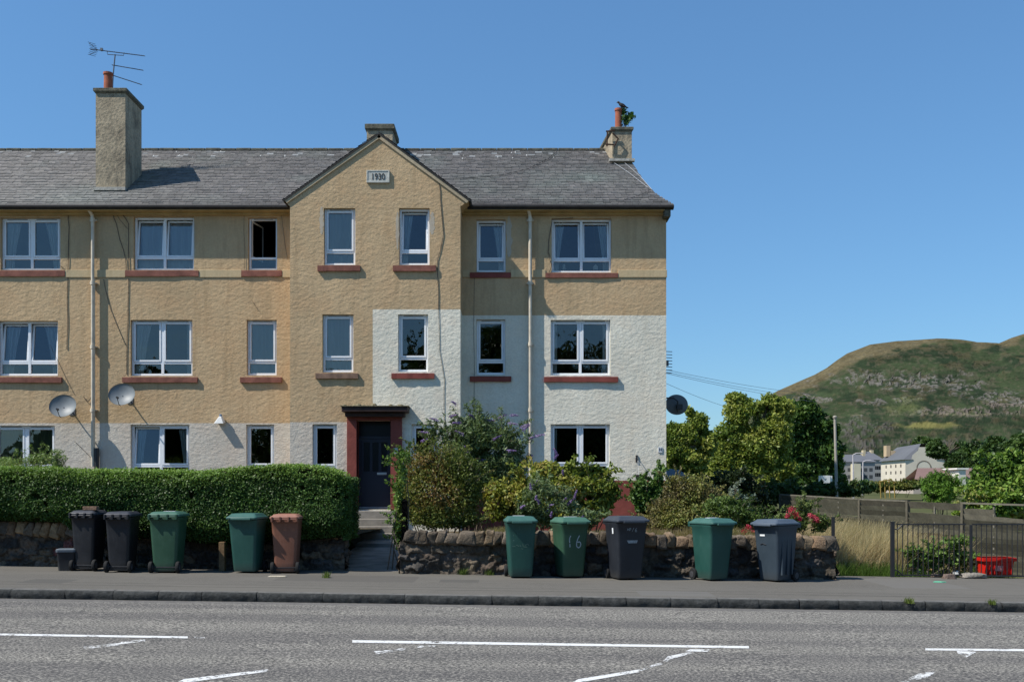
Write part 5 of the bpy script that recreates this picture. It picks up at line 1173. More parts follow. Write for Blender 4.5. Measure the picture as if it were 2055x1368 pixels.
# --- hedge
def hedge():
    x0, x1 = -13.4, X(704, 18.35); yb0, yb1 = 17.98, 19.35
    o = thing('privet_hedge', ((x0+x1)/2, 18.6, .6), 'long clipped dark green privet hedge behind the left-hand bins', 'hedge')
    ztop = lambda x: np.interp((x*F/18.4)+CX, [-400, 0, 200, 400, 500, 580, 650, 690, 705, 712], [Z(935, 18.4), Z(938, 18.4), Z(944, 18.4), Z(945, 18.4), Z(938, 18.4), Z(932, 18.4), Z(937, 18.4), Z(950, 18.4), Z(972, 18.4), Z(1000, 18.4)])
    zbot = lambda x: np.interp((x*F/18.1)+CX, [-400, 0, 120, 145, 230, 330, 440, 520, 600, 690, 712], [Z(1036, 18.1), Z(1040, 18.1), Z(1042, 18.1), Z(1064, 18.1), Z(1072, 18.1), Z(1076, 18.1), Z(1088, 18.1), Z(1082, 18.1), Z(1080, 18.1), Z(1072, 18.1), Z(1055, 18.1)])
    # profile parameter s: 0 bottom front -> 1 top front -> over the top -> back
    def surf(x, s, bul=0):
        zt_, zb_ = ztop(x), zbot(x); rr_ = .22
        ye = 17.98 + .10*np.clip((zt_-.0-zb_), 0, 1)*0
        endr = np.clip((x1-x)/.30, 0, 1); sh = 1-np.sqrt(np.clip(1-(1-endr)**2, 0, 1)); yf = yb0 + sh*.35; ybk = yb1 - sh*.35
        z = np.where(s < .55, zb_+(zt_-rr_-zb_)*s/.55, 0); y = np.where(s < .55, yf + .18*np.clip(1-s/.16, 0, 1)**1.5, 0)
        a = np.clip((s-.55)/.15, 0, 1)*pi/2; y = np.where((s >= .55) & (s < .70), yf+rr_-rr_*np.cos(a), y); z = np.where((s >= .55) & (s < .70), zt_-rr_+rr_*np.sin(a), z)
        b = np.clip((s-.70)/.20, 0, 1); y = np.where((s >= .70), yf+rr_+(ybk-yf-2*rr_)*b, y); z = np.where(s >= .70, zt_, z)
        c_ = np.clip((s-.90)/.10, 0, 1); y = np.where(s >= .9, ybk-rr_+rr_*np.sin(c_*pi/2), y); z = np.where(s >= .9, zt_-.9*c_, z)
        bump = (fbm(np.stack([x*1.1, z*1.4, y*0+1], -1), 3, 8)-.5)
        y = y - bump*.22*(s < .62); z = z + (fbm(np.stack([x*1.3, y*1.3, y*0], -1), 3, 9)-.5)*.08*(s > .5)
        return np.stack([x, y, z], -1)
    xs = np.linspace(x0, x1-.02, 160); s_ = np.linspace(0, 1, 30); a, b = np.meshgrid(xs, s_, indexing='ij'); V = surf(a, b)
    V[..., 1] += .05; V[..., 2] -= .05
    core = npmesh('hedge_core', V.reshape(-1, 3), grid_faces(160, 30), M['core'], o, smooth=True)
    n = 150000; x = x0+(x1-x0)*RNG.random(n)**.93; s = RNG.random(n); s = np.where(RNG.random(n) < .72, s*.66, s)
    P = surf(x, s) + RNG.normal(0, .022, (n, 3)); e = .01
    keep = fbm(P*5., 3, 12) > .27; P = P[keep]; x = x[keep]; s = s[keep]
    ne = 9000; th = RNG.random(ne); ye = RNG.uniform(yb0+.2, yb1-.1, ne); xe = np.full(ne, x1-.05)+RNG.normal(0, .035, ne)+(fbm(np.stack([ye*2, th*3, th*0], -1), 2, 1)-.5)*.1; ze_ = zbot(x1-.1)-.1+(ztop(x1-.35)-.12-zbot(x1-.1)+.1)*th
    P = np.concatenate([P, np.stack([xe, ye, ze_], -1)])
    s = np.concatenate([s, np.full(ne, .3)])
    top = np.clip((s-.5)*6, 0, 1)
    nr = np.stack([np.zeros(len(P)), -np.ones(len(P)), .7+top*2], -1); nr /= np.linalg.norm(nr, axis=1, keepdims=True)
    pal = [(.035, .075, .016), (.055, .11, .024), (.08, .15, .032)]
    C = pick_cols(P, pal, 3, 1.6, .45); C = C*(1-top[:, None]*.0) + top[:, None]*np.array([.10, .14, .02])  # sunlit top of the hedge painted in as brighter leaf colour
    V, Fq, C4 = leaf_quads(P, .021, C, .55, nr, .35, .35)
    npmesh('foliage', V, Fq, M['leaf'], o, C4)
hedge()
def hedge_return():
    o = thing('privet_hedge', (-3.7, 21.3, .4), 'side return of the privet hedge running back beside the entrance steps', 'hedge'); n = 34000
    y = RNG.uniform(19.2, 23.1, n); f = (y-19.2)/3.9; xr = -3.30-.50*f; q = RNG.random(n); top = 1.82-.10*f; side = RNG.random(n)
    z = np.where(side < .62, .05+(top-.05)*q, top); x = np.where(side < .62, xr-.12*np.clip((q-.75)*4, 0, 1)**2, xr-.1-.75*q); P = np.stack([x, y, z], -1)
    P = P+(fbm(P*1.7, 3, 5)[:, None]-.5)*np.array([.16, 0, .12])+RNG.normal(0, .028, (n, 3)); nr = np.tile([.8, -.4, .6], (n, 1)); nr = nr/np.linalg.norm(nr, axis=1, keepdims=True)
    V, Fq, C = leaf_quads(P, .024, pick_cols(P, [(.035, .075, .016), (.055, .11, .024), (.08, .15, .032)], 3, 1.6, .45), .55, nr, .3, .35); npmesh('foliage', V, Fq, M['leaf'], o, C)
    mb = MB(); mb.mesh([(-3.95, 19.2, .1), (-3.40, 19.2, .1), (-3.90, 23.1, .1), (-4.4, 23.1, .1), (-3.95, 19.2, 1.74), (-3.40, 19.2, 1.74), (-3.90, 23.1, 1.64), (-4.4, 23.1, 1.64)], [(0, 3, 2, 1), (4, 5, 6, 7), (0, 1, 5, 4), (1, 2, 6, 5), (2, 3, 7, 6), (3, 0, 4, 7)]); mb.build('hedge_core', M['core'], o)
hedge_return()
# --- front garden shrubs
bush('fuchsia_bush', 'dense green bush with reddish-brown tips on the wall beside the entrance path', 'bush', 19.6,
     [(880, 985, 80, 70), (850, 935, 45, 45), (905, 930, 50, 40), (935, 985, 42, 60), (825, 1005, 32, 45), (880, 1030, 76, 30), (900, 1040, 80, 20)], 30000, .027,
     [(.05, .075, .018), (.09, .12, .028), (.14, .155, .04), (.19, .115, .045)], bz=.55, shell=.34, gap=.30, gs=3.5, seed=3, clump=1.4, nst=18, shoots=70, sl_=.34)
def flowers(o, pts, mat_, ln=.22, r=.03, droop=.4, n=150):
    for (c, dr) in pts:
        c = np.array(c); dr = np.array(dr, float); dr /= np.linalg.norm(dr); L = ln*random.uniform(.7, 1.15); t = RNG.random(n); rad = r*(1-t*.75)
        q = RNG.normal(size=(n, 3)); q /= np.linalg.norm(q, axis=1, keepdims=True)
        P = c + np.outer(t*L, dr) + q*rad[:, None]; P[:, 2] -= droop*.1*t*t
        V, Fq, C = leaf_quads(P, .012, pick_cols(P, [(.20, .12, .34), (.34, .24, .50), (.46, .36, .58)], 2, 5, .25), .7); npmesh('flower', V, Fq, M['leaf'], o, C)
BP = [(.06, .095, .035), (.11, .155, .065), (.17, .215, .11)]
o, B = bush('buddleia', 'tall buddleia with purple flower spikes against the corner of the gable bay', 'shrub', 21.8,
     [(950, 890, 70, 55), (915, 876, 32, 36), (1005, 895, 42, 55), (960, 945, 75, 50), (1010, 950, 50, 45), (872, 880, 12, 16), (960, 850, 35, 25), (985, 920, 65, 60), (930, 940, 60, 50), (1035, 940, 25, 35)], 24000, .052, BP, bz=.55, shell=.4, gap=.33, gs=3., aspect=.24, seed=5, nst=26, shoots=70, sl_=.45)
fl = [(860, 868), (880, 845), (905, 838), (925, 850), (950, 835), (975, 842), (1000, 838), (1020, 850), (1025, 835), (1045, 858), (1050, 862), (1062, 880), (1075, 875), (988, 883), (940, 905), (960, 925), (1010, 930), (845, 885), (860, 895), (918, 815), (1058, 915), (900, 900), (985, 950), (930, 872), (1018, 905)]
flowers(o, [((X(a, 21.4), 21.4+random.uniform(-.4, .5), Z(b, 21.4)), (random.uniform(-1, 1.2) if a < 1000 else random.uniform(.4, 1.2), random.uniform(-.8, .2), random.uniform(.1, .7))) for a, b in fl], None)
mb = MB()
for a, b in ((918, 800), (835, 860), (885, 815), (1045, 840), (1066, 905), (1080, 862)): stems(mb, (X(950, 21.6), 21.6, .9), [(X(a, 21.6), 21.6, Z(b, 21.6))], .008)
mb.build('arching_stem', M['bark'], o)
bush('yellowing_shrub', 'yellow-green broad shrub under the ground floor window, behind the middle bins', 'shrub', 20.6,
     [(1080, 955, 48, 32), (1130, 980, 60, 42), (1190, 975, 38, 28), (1050, 1000, 55, 35), (1110, 1025, 75, 28), (1205, 1005, 30, 25), (1020, 1025, 35, 20), (1160, 945, 20, 14), (1212, 950, 12, 10), (1000, 1000, 35, 40), (1110, 990, 60, 45), (1180, 1020, 50, 25), (1225, 985, 22, 18)], 21000, .042,
     [(.08, .12, .022), (.15, .19, .035), (.24, .25, .05), (.25, .19, .06)], bz=.52, shell=.3, gap=.40, gs=3.2, aspect=.6, seed=7, clump=1.8, nst=22, shoots=60, sl_=.32)
o, B = bush('buddleia', 'low buddleia with purple spikes just behind the two middle green bins', 'shrub', 19.3,
     [(1085, 1000, 38, 40), (1120, 1020, 40, 35), (1060, 1035, 32, 25), (1130, 1045, 55, 22), (1175, 1040, 28, 18)], 6500, .05, BP, bz=.52, shell=.35, gap=.42, gs=3., aspect=.26, seed=8, nst=16)
flowers(o, [((X(a, 19.0), 19.0+random.uniform(-.2, .3), Z(b, 19.0)), (random.uniform(-.6, .8), random.uniform(-.6, .1), random.uniform(.3, 1))) for a, b in
     ((1065, 980), (1072, 972), (1130, 950), (1112, 918), (1118, 910), (1152, 998), (1082, 1008), (1045, 1018), (1100, 1015), (1128, 1008), (1098, 1025), (1140, 1012), (1105, 1035), (1180, 1040), (1165, 1045), (1075, 1000))], None, .17, .024)
bush('climber', 'leafy green climber spilling over the gatepost right of the entrance path', 'climber', 18.55,
     [(800, 1000, 9, 45), (806, 950, 12, 35), (797, 1050, 9, 35), (812, 920, 14, 22), (800, 1085, 7, 22)], 3000, .034, [(.05, .10, .02), (.10, .17, .035), (.17, .22, .06)], bz=.1, shell=.6, gap=.3, seed=9, nst=10)
bush('ivy_shrub', 'bright green leafy shrub under the hanging basket at the building corner', 'shrub', 21.5,
     [(1295, 1000, 32, 28), (1320, 985, 22, 30), (1325, 1020, 40, 30), (1285, 975, 14, 14), (1322, 955, 8, 22)], 6500, .042, [(.04, .09, .02), (.08, .15, .035), (.14, .20, .07)], bz=.5, seed=10, gap=.4, aspect=.65)
bush('dry_shrub', 'brown and yellow straggly shrub right of the building corner', 'shrub', 20.4,
     [(1375, 985, 42, 34), (1345, 1020, 45, 30), (1405, 1000, 45, 40), (1385, 1035, 70, 28), (1320, 1048, 55, 14), (1440, 1020, 40, 35), (1360, 968, 26, 18), (1290, 1045, 40, 14)], 20000, .027, [(.10, .085, .045), (.15, .13, .05), (.20, .20, .06), (.15, .18, .05)], bz=.5, seed=11, gap=.36, nst=26, clump=2.2)
bush('leafy_shrub', 'fresh green shrub behind the right-hand green bin', 'shrub', 19.6,
     [(1460, 1025, 45, 30), (1500, 1042, 38, 20), (1430, 1045, 45, 20), (1535, 1050, 35, 14), (1560, 1055, 25, 10)], 10500, .034, [(.05, .085, .02), (.09, .14, .035), (.14, .19, .05)], bz=.5, seed=12, aspect=.35, gap=.38)
bush('silver_climber', 'grey-leaved dangling plant against the dark gap under the trees', 'shrub', 21.0,
     [(1472, 985, 10, 22), (1480, 1012, 8, 20), (1498, 1012, 6, 20)], 420, .04, [(.10, .13, .09), (.16, .20, .15), (.22, .25, .21)], bz=.5, seed=13, aspect=.4, gap=.3, shoots=6)
o, B = bush('red_valerian', 'valerian plants with crimson flower heads above the right end of the rubble wall', 'flower', 19.1,
     [(1600, 1045, 38, 20), (1640, 1048, 26, 18), (1570, 1055, 25, 12), (1615, 1020, 16, 18)], 6000, .032, [(.05, .08, .02), (.09, .13, .035), (.13, .16, .05)], bz=.5, seed=14, aspect=.35, gap=.38)
for a, b, r in ((1588, 1024, 9), (1598, 1032, 7), (1605, 1040, 5), (1626, 1033, 6), (1638, 1042, 8), (1632, 1036, 5), (1580, 1035, 5), (1503, 1058, 8), (1492, 1066, 6), (1512, 1066, 4), (1560, 1046, 4)):
    dd = 18.75; P = blob_pts([(X(a, dd), dd, Z(b, dd), r*dd/F, r*dd/F, r*dd/F)], 160, .5, .2, 4, a); V, Fq, C = leaf_quads(P, .012, pick_cols(P, [(.35, .02, .04), (.55, .05, .09), (.62, .14, .18)], 1, 6, .3), .7); npmesh('flower', V, Fq, M['leaf'], o, C)
bush('tall_weeds', 'feathery pale green weeds rising above the hedge under the far left window', 'weeds', 21.5,
     [(30, 928, 50, 14), (75, 922, 30, 18), (112, 925, 12, 26), (10, 935, 40, 10), (122, 945, 12, 20)], 5000, .032, [(.09, .15, .03), (.14, .21, .06), (.20, .27, .10)], bz=1.2, seed=15, aspect=.22, gap=.4, shell=.5)
bush('shade_foliage', 'near-black foliage added to stand for the shadow gap left of the timber fence', 'shrub', 26.5, [(1520, 1015, 30, 38), (1490, 995, 35, 45), (1535, 1035, 22, 25), (1445, 1000, 40, 40), (1400, 985, 30, 35), (1470, 965, 45, 22)], 16000, .05, [(.008, .014, .006), (.018, .03, .01), (.03, .045, .015)], bz=.4, seed=16, gap=.2, shell=.5)  # added filler, its near-black leaf colour stands for shadow under the trees
# straw, weeds, grass (uncountable)
def gr(name, regions, h, wd, pal, label_, lean=.3, dirn=(0, 0), seed=0):
    Ps = []; Hs = []
    for (n, x0, x1, y0, y1, zf, hh) in regions:
        P = np.stack([RNG.uniform(x0, x1, n), RNG.uniform(y0, y1, n), np.zeros(n)], 1); P[:, 2] = zf(P[:, 0], P[:, 1]); P = P[fbm(P*1.7+seed, 3, seed) > .38]; Ps.append(P); Hs.append(np.full((len(P), 1), hh))
    P = np.concatenate(Ps); H = np.concatenate(Hs); V, Fq = blades(P, H, wd, lean, dirn); C = np.repeat(pick_cols(P, pal, seed, 1.2, .3), 6, axis=0)
    return tag(npmesh(name, V, Fq, M['grass'], None, C), label_, 'grass', kind='stuff')
gz = lambda x, y: G(x, y)-.01
fenceX = lambda y: 8.63+.584*(28.2-y)/1.734
def cutf(zf): return zf
straw = [(.30, .235, .12), (.42, .34, .18), (.50, .43, .24), (.34, .22, .13)]
gr('dry_grass', [(20000, 6.0, 7.9, 19.4, 25.0, gz, .74), (7000, 7.6, 9.0, 19.6, 24.5, gz, .60), (2500, 6.0, 7.6, 19.2, 19.8, gz, .66)], 0, .0045, straw, 'tall straw-coloured dry grass behind the iron gate', .30, (.30, -.03), 2)
gr('green_grass', [(7000, 5.85, 7.4, 18.85, 19.9, gz, .30), (5000, 7.2, 9.6, 18.85, 20.2, gz, .20)], 0, .005, [(.07, .12, .02), (.11, .19, .035), (.17, .24, .06)], 'fresh green grass at the foot of the dry grass', .4, (.1, -.1), 3)
gr('bed_straw', [(2500, -.5, .1, 18.45, 19.4, lambda x, y: x*0+.50, .25), (3500, 1.5, 3.2, 18.45, 19.6, lambda x, y: x*0+.50, .22), (3500, 2.6, 4.4, 18.4, 19.4, lambda x, y: x*0+.50, .26), (2500, 3.5, 5.7, 18.4, 19.2, lambda x, y: x*0+.5, .2)], 0, .005, [(.20, .16, .08), (.32, .26, .13), (.22, .22, .08)], 'dry straw and seed heads lying over the top of the right-hand wall', .7, (0, -.35), 4)
rr = random.Random(5)
for i, (px, py, r, lb) in enumerate(((930, 1136, 10, 'small yellow-green weed at the wall foot, near the gateway'), (982, 1146, 9, 'low green weed at the wall foot beside the scribbled green bin'), (655, 1158, 9, 'tiny grass tuft in the pavement before the hedge end'), (1824, 1216, 9, 'weed growing out of a kerb joint by the gate'), (1990, 1213, 8, 'small green weed on the kerb below the red box'))):
    if py > 1180: d = 14.25; z = pz(X(px, d))-.02
    else: d = (GW-.08) if py < 1150 else pave_d(px, py); z = pz(X(px, d))
    x = X(px, d); P = np.stack([x+RNG.normal(0, r*.4*d/F, 90), d+RNG.normal(0, .04, 90), np.full(90, z)], 1); V, Fq = blades(P, r*1.1*d/F, .006, .6); npo = npmesh('weed', V, Fq, M['grass'], None, np.repeat(pick_cols(P, [(.07, .11, .02), (.15, .19, .04)], i, 3), 6, axis=0), loc=(x, d, z)); tag(npo, lb, 'weed')
for i, (px, lb) in enumerate(((1835, 'leafy green weed behind the iron gate, left of its middle'), (1868, 'leafy green weed behind the middle of the iron gate'), (1905, 'taller dark weed behind the right half of the iron gate'), (1928, 'tallest leafy weed close to the gate\'s closing post'))):
    d = 19.3; x = X(px, d); bush('weed_plant', lb, 'weed', d, [(px, 1122-i*3, 11, 16+i*3), (px+6, 1136, 12, 12)], 150, .04, [(.08, .14, .03), (.13, .21, .045), (.14, .20, .06)], bz=-.1, seed=20+i, aspect=.45, gap=.3, group='weeds behind the iron gate')
# ================================================================ trees
def tree(name, label, d, blobs, n, size, pal, trunk, bz, group=None, cat='tree', r=.12, gap=.42, gs=1.6, shell=.3, seed=0, aspect=.55, tm=None, clump=1.):
    B = [BL(b[0], b[1], d+(b[4] if len(b) > 4 else 0), b[2], b[3]) for b in blobs]; x0 = X(trunk[0], d)
    o = thing(name, (x0, d, bz), label, cat, group); P = blob_pts(B, n, shell, gap, gs, seed); P = P[P[:, 2] > bz+.1]
    add_leaves('crown', P, size, pal, o, aspect=aspect, seed=seed, clump=clump)
    mb = MB(); zt_ = Z(trunk[1], d); mb.tube([(x0, d, bz-.2), (x0+.05, d, bz+(zt_-bz)*.4), (x0-.03, d, bz+(zt_-bz)*.75), (x0+.02, d, zt_)], [r, r*.8, r*.6, r*.4], 9)
    for b in B:
        s0 = Vector((x0, d, bz+(zt_-bz)*random.uniform(.35, .8))); e = Vector(b[:3])+Vector((0, 0, b[5]*.4)); mb.tube([s0, (s0+e)/2+Vector((random.uniform(-.1, .1), 0, -.1)), e], [r*.5, r*.32, r*.12], 6)
        for _ in range(3): e2 = Vector(b[:3])+Vector((random.uniform(-.8, .8)*b[3], random.uniform(-.5, .5)*b[4], random.uniform(-.3, .8)*b[5])); mb.tube([(s0+e)/2, e2], [r*.25, r*.08], 5)
    mb.build('trunk', tm or M['bark'], o); return o
YG = [(.085, .135, .026), (.165, .225, .042), (.25, .30, .06), (.33, .345, .085)]
M['palebark'] = plain('pale_bark', (.30, .27, .22), .95, .1, .3, 10, bump=.01)
tree('garden_tree', 'yellow-green tree with pale bare trunk close to the gable corner', 38, [(1375, 875, 32, 28), (1365, 955, 34, 22), (1345, 880, 18, 26), (1352, 905, 26, 40), (1400, 850, 22, 25), (1385, 925, 38, 26), (1350, 860, 16, 14), (1384, 825, 9, 12), (1420, 890, 22, 30)], 20000, .062, YG, (1388, 850), .55, seed=31, gap=.38, tm=M['palebark'], r=.10)
tree('garden_tree', 'broad yellowish-green tree in the middle of the garden trees', 42, [(1487, 825, 36, 32), (1530, 850, 42, 40), (1470, 885, 42, 40), (1520, 905, 50, 45), (1455, 930, 45, 35), (1560, 870, 30, 45), (1500, 950, 60, 35), (1430, 950, 30, 28), (1560, 940, 40, 30), (1475, 798, 22, 12), (1440, 975, 60, 35), (1530, 975, 50, 30), (1400, 960, 30, 25), (1540, 815, 28, 16), (1572, 822, 26, 26), (1545, 800, 18, 12)], 78000, .068, YG, (1500, 850), .5, seed=32, gap=.34, shell=.36)
tree('garden_tree', 'dark green dense tree at the right of the garden trees, left of the thin pole', 50, [(1610, 840, 42, 40), (1650, 865, 34, 36), (1600, 900, 45, 45), (1655, 920, 38, 45), (1620, 950, 55, 40), (1575, 860, 30, 40), (1660, 965, 32, 28), (1590, 975, 50, 26)], 52000, .10, [(.022, .05, .012), (.045, .09, .02), (.075, .14, .03), (.12, .19, .045)], (1620, 860), .3, seed=33, gap=.34, gs=1.2, r=.2)
bush('garden_hedge', 'shaded low growth behind the fence under the dark garden tree', 'hedge', 33, [(1560, 990, 60, 22), (1640, 985, 50, 16), (1700, 985, 35, 12)], 9000, .07, [(.02, .035, .01), (.04, .07, .02), (.08, .11, .03)], bz=.0, seed=34)
bush('round_shrub', 'bright green upright rounded shrub beyond the fence', 'shrub', 31, [(1888, 985, 38, 30), (1875, 975, 24, 24), (1905, 975, 24, 24), (1886, 962, 18, 14)], 12000, .055, [(.06, .12, .02), (.11, .21, .03), (.16, .28, .05)], bz=.2, seed=35, aspect=.22, gap=.35)
bush('broad_bush', 'big leafy green bush beyond the fence at the right edge', 'bush', 27.5, [(1985, 970, 48, 38), (2040, 955, 50, 45), (2000, 995, 65, 25), (1945, 990, 28, 22), (2090, 960, 50, 50), (2030, 915, 14, 14), (1975, 925, 10, 12), (1985, 1018, 65, 26), (2060, 1015, 60, 28)], 24000, .065, [(.06, .11, .02), (.12, .20, .035), (.18, .26, .05), (.27, .25, .09)], bz=-.1, seed=36, gap=.42, aspect=.6)
bush('low_hedge', 'clipped low hedge in front of the distant cream block', 'hedge', 90, [(1795, 974, 40, 8), (1830, 972, 22, 8), (1762, 976, 22, 10)], 5000, .16, [(.05, .085, .02), (.12, .13, .03), (.16, .15, .04)], bz=1.0, seed=37, gap=.3)
bush('low_hedge', 'dark green bushes left of the distant hedge, right of the thin pole', 'hedge', 80, [(1705, 982, 22, 10), (1735, 978, 18, 10)], 3000, .14, [(.03, .06, .02), (.07, .12, .03)], bz=1.0, seed=38, gap=.3)
DG = [(.03, .06, .018), (.06, .105, .028), (.10, .16, .04)]
for i, (px, py, d, rx, ry, lb) in enumerate(((1900, 890, 170, 40, 22, 'dark rounded tree behind the cream block roof'), (1955, 905, 150, 36, 28, 'dark green tree right of the cream block'), (2000, 900, 140, 38, 32, 'tall green tree beyond the broad bush'), (2050, 895, 130, 42, 36, 'large green tree at the right edge, at the hill foot'), (1850, 885, 260, 30, 10, 'low distant tree just above the cream block ridge'), (1925, 925, 140, 26, 20, 'smaller dark tree over the brown hall roof'), (2110, 900, 130, 45, 40, 'green tree mostly cut by the right edge'))):
    tree('distant_tree', lb, d, [(px, py, rx*.7, ry*.75), (px-rx*.5, py+ry*.3, rx*.5, ry*.6), (px+rx*.5, py+ry*.3, rx*.5, ry*.6), (px, py+ry*.8, rx*.9, ry*.5), (px+rx*.2, py-ry*.3, rx*.4, ry*.4)], 5200, .34 if d < 200 else .5, DG, (px, py), float(G(0, d)), 'trees at the foot of the hill', seed=40+i, gap=.40, gs=.35, r=.3, clump=.3)
# ================================================================ distance: buildings, poles, hill
def fcol(mb, *a): pass
CREAM = (.62, .56, .45); SLD = (.12, .125, .135)
def prism(mb, q, z0, z1, c):
    n = len(q)
    for k in range(n): a, b = q[k], q[(k+1) % n]; mb.face([(a[0], a[1], z0), (b[0], b[1], z0), (b[0], b[1], z1), (a[0], a[1], z1)], 0, c)
    mb.face([(a[0], a[1], z1) for a in q], 0, c)
d = 185.; xa, xb2 = X(1817, d), X(1906, d); z0 = float(G(70, 185))-.5; zev = Z(921, d); o = thing('apartment_block', ((xa+xb2)/2, d, z0), 'distant cream rendered block with a stepped gable, arched recess and slate roof', 'building')
mb = MB(); xl = X(1768, 198.); dpt = 14
poly = [(xa, z0), (xb2, z0), (xb2, zev), (X(1880, d), zev+.2), (X(1878, d), Z(908, d)), (X(1866, d), Z(901, d)), (X(1866, d), Z(896, d)), (X(1844, d), Z(896, d)), (X(1842, d), Z(903, d)), (X(1831, d), Z(912, d)), (X(1829, d), zev), (xa, zev)]
mb.face([(a, d, b) for a, b in poly], 0, CREAM)
mb.face([(xa, d, z0), (xa, d, zev), (xl, 198, zev), (xl, 198, z0)], 0, CREAM); mb.face([(xb2, d, z0), (xb2, d+dpt, z0), (xb2, d+dpt, zev), (xb2, d, zev)], 0, CREAM)
mb.face([(xl, 198, z0), (xl, 198, zev), (xb2, d+dpt, zev), (xb2, d+dpt, z0)], 0, CREAM)
mb.build('wall', M['farm'], o)
mb = MB(); rA = (X(1848, 190), 190., Z(889, 190)); rB = (X(1858, 190), 190., Z(889, 190)); rC = (X(1800, 200), 200., Z(897, 200))
mb.face([(xa-.5, d-.3, zev), (X(1832, d), d-.1, zev), rA], 0, SLD); mb.face([(xa-.5, d-.3, zev), rA, rC, (xl-.5, 198, zev)], 0, SLD); mb.face([(X(1878, d), d-.1, zev), (xb2+.6, d-.3, zev), rB], 0, SLD); mb.face([(xb2+.6, d-.3, zev), (xb2+.6, d+dpt, zev), rC, rA, rB], 0, SLD)
mb.face([(X(1832, d), d+.15, zev), (X(1846, d), d+.15, Z(900, d)), (X(1878, d), d+.15, zev)], 0, SLD); rf = mb.build('roof', M['farm'], o)
for a, b, c_, e in ((1779, 1787, 893, 915), (1788, 1797, 903, 912), (1905, 1911, 914, 922)):
    mb = MB(); dd = 196. if a < 1850 else 192.; mb.box(X(a, dd), X(b, dd), dd, dd+1.5, Z(e, dd), Z(c_, dd), c=(.50, .38, .24)); mb.build('chimney', M['farm'], rf)
mb = MB(); pts = [(X(1854, d)+1.2*cos(t_), Z(938, d)+.0+1.2*sin(t_)) for t_ in np.linspace(0, pi, 14)]; mb.face([(a, d-.03, b) for a, b in pts]+[(pts[-1][0], d-.03, Z(945, d)), (pts[0][0], d-.03, Z(945, d))], 0, (.66, .61, .50)); mb.build('arched_recess', M['farm'], o)
mb = MB(); op = [(X(1854, d)+r_*cos(t_), Z(938, d)+r_*sin(t_)) for r_ in (1.2, 1.4) for t_ in np.linspace(0, pi, 14)]; 
for k in range(13): mb.face([(op[k][0], d-.05, op[k][1]), (op[k+1][0], d-.05, op[k+1][1]), (op[k+15][0], d-.05, op[k+15][1]), (op[k+14][0], d-.05, op[k+14][1])], 0, (.2, .17, .13))
mb.build('arch_surround', M['farm'], o)
def lw(u, z, off=.04): a = Vector((xa, d)); b = Vector((xl, 198)); p = a+(b-a)*u; n_ = Vector((-(b-a).y, (b-a).x)).normalized(); n_ = n_ if n_.x < 0 else -n_; p = p+n_*off; return (p.x, p.y, z)
for zz in (Z(934, 190), Z(947, 190), Z(962, 190)):
    for k in range(4):
        u = .15+.2*k; mb = MB(); mb.face([lw(u, zz-.28), lw(u+.045, zz-.28), lw(u+.045, zz+.28), lw(u, zz+.28)], 0, (.10, .09, .08)); mb.build('window', M['farm'], o)
# brown hall
d = 120.; o = thing('low_hall', (X(1890, d), d, 1.2), 'low building with a mauve-brown hipped roof and a white end pilaster', 'building'); mb = MB(); z0 = 1.0; ze_ = Z(968, d)
mb.box(X(1833, d), X(1975, d), d, d+10, z0, ze_, c=(.42, .36, .30)); mb.build('wall', M['farm'], o)
mb = MB(); zr_ = Z(938, d+4); mb.face([(X(1832, d), d-.2, ze_), (X(1921, d), d-.2, ze_), (X(1917, d+4), d+4, zr_), (X(1841, d+4), d+4, zr_)], 0, (.20, .13, .115)); mb.face([(X(1937, d), d-.2, ze_), (X(2010, d), d-.2, ze_), (X(2000, d+4), d+4, zr_), (X(1933, d+4), d+4, zr_)], 0, (.20, .14, .12))
mb.face([(X(1841, d+4), d+4, zr_), (X(2000, d+4), d+4, zr_), (X(2000, d+4), d+10, ze_), (X(1841, d+4), d+10, ze_)], 0, (.2, .14, .12)); mb.build('roof', M['farm'], o)
mb = MB(); mb.box(X(1922, d), X(1936, d), d-.3, d+4, z0, Z(941, d), c=(.6, .58, .5)); mb.box(X(1917, d), X(1940, d), d-.5, d+4.2, Z(941, d), Z(938, d), c=(.7, .68, .62)); mb.build('pilaster', M['farm'], o)
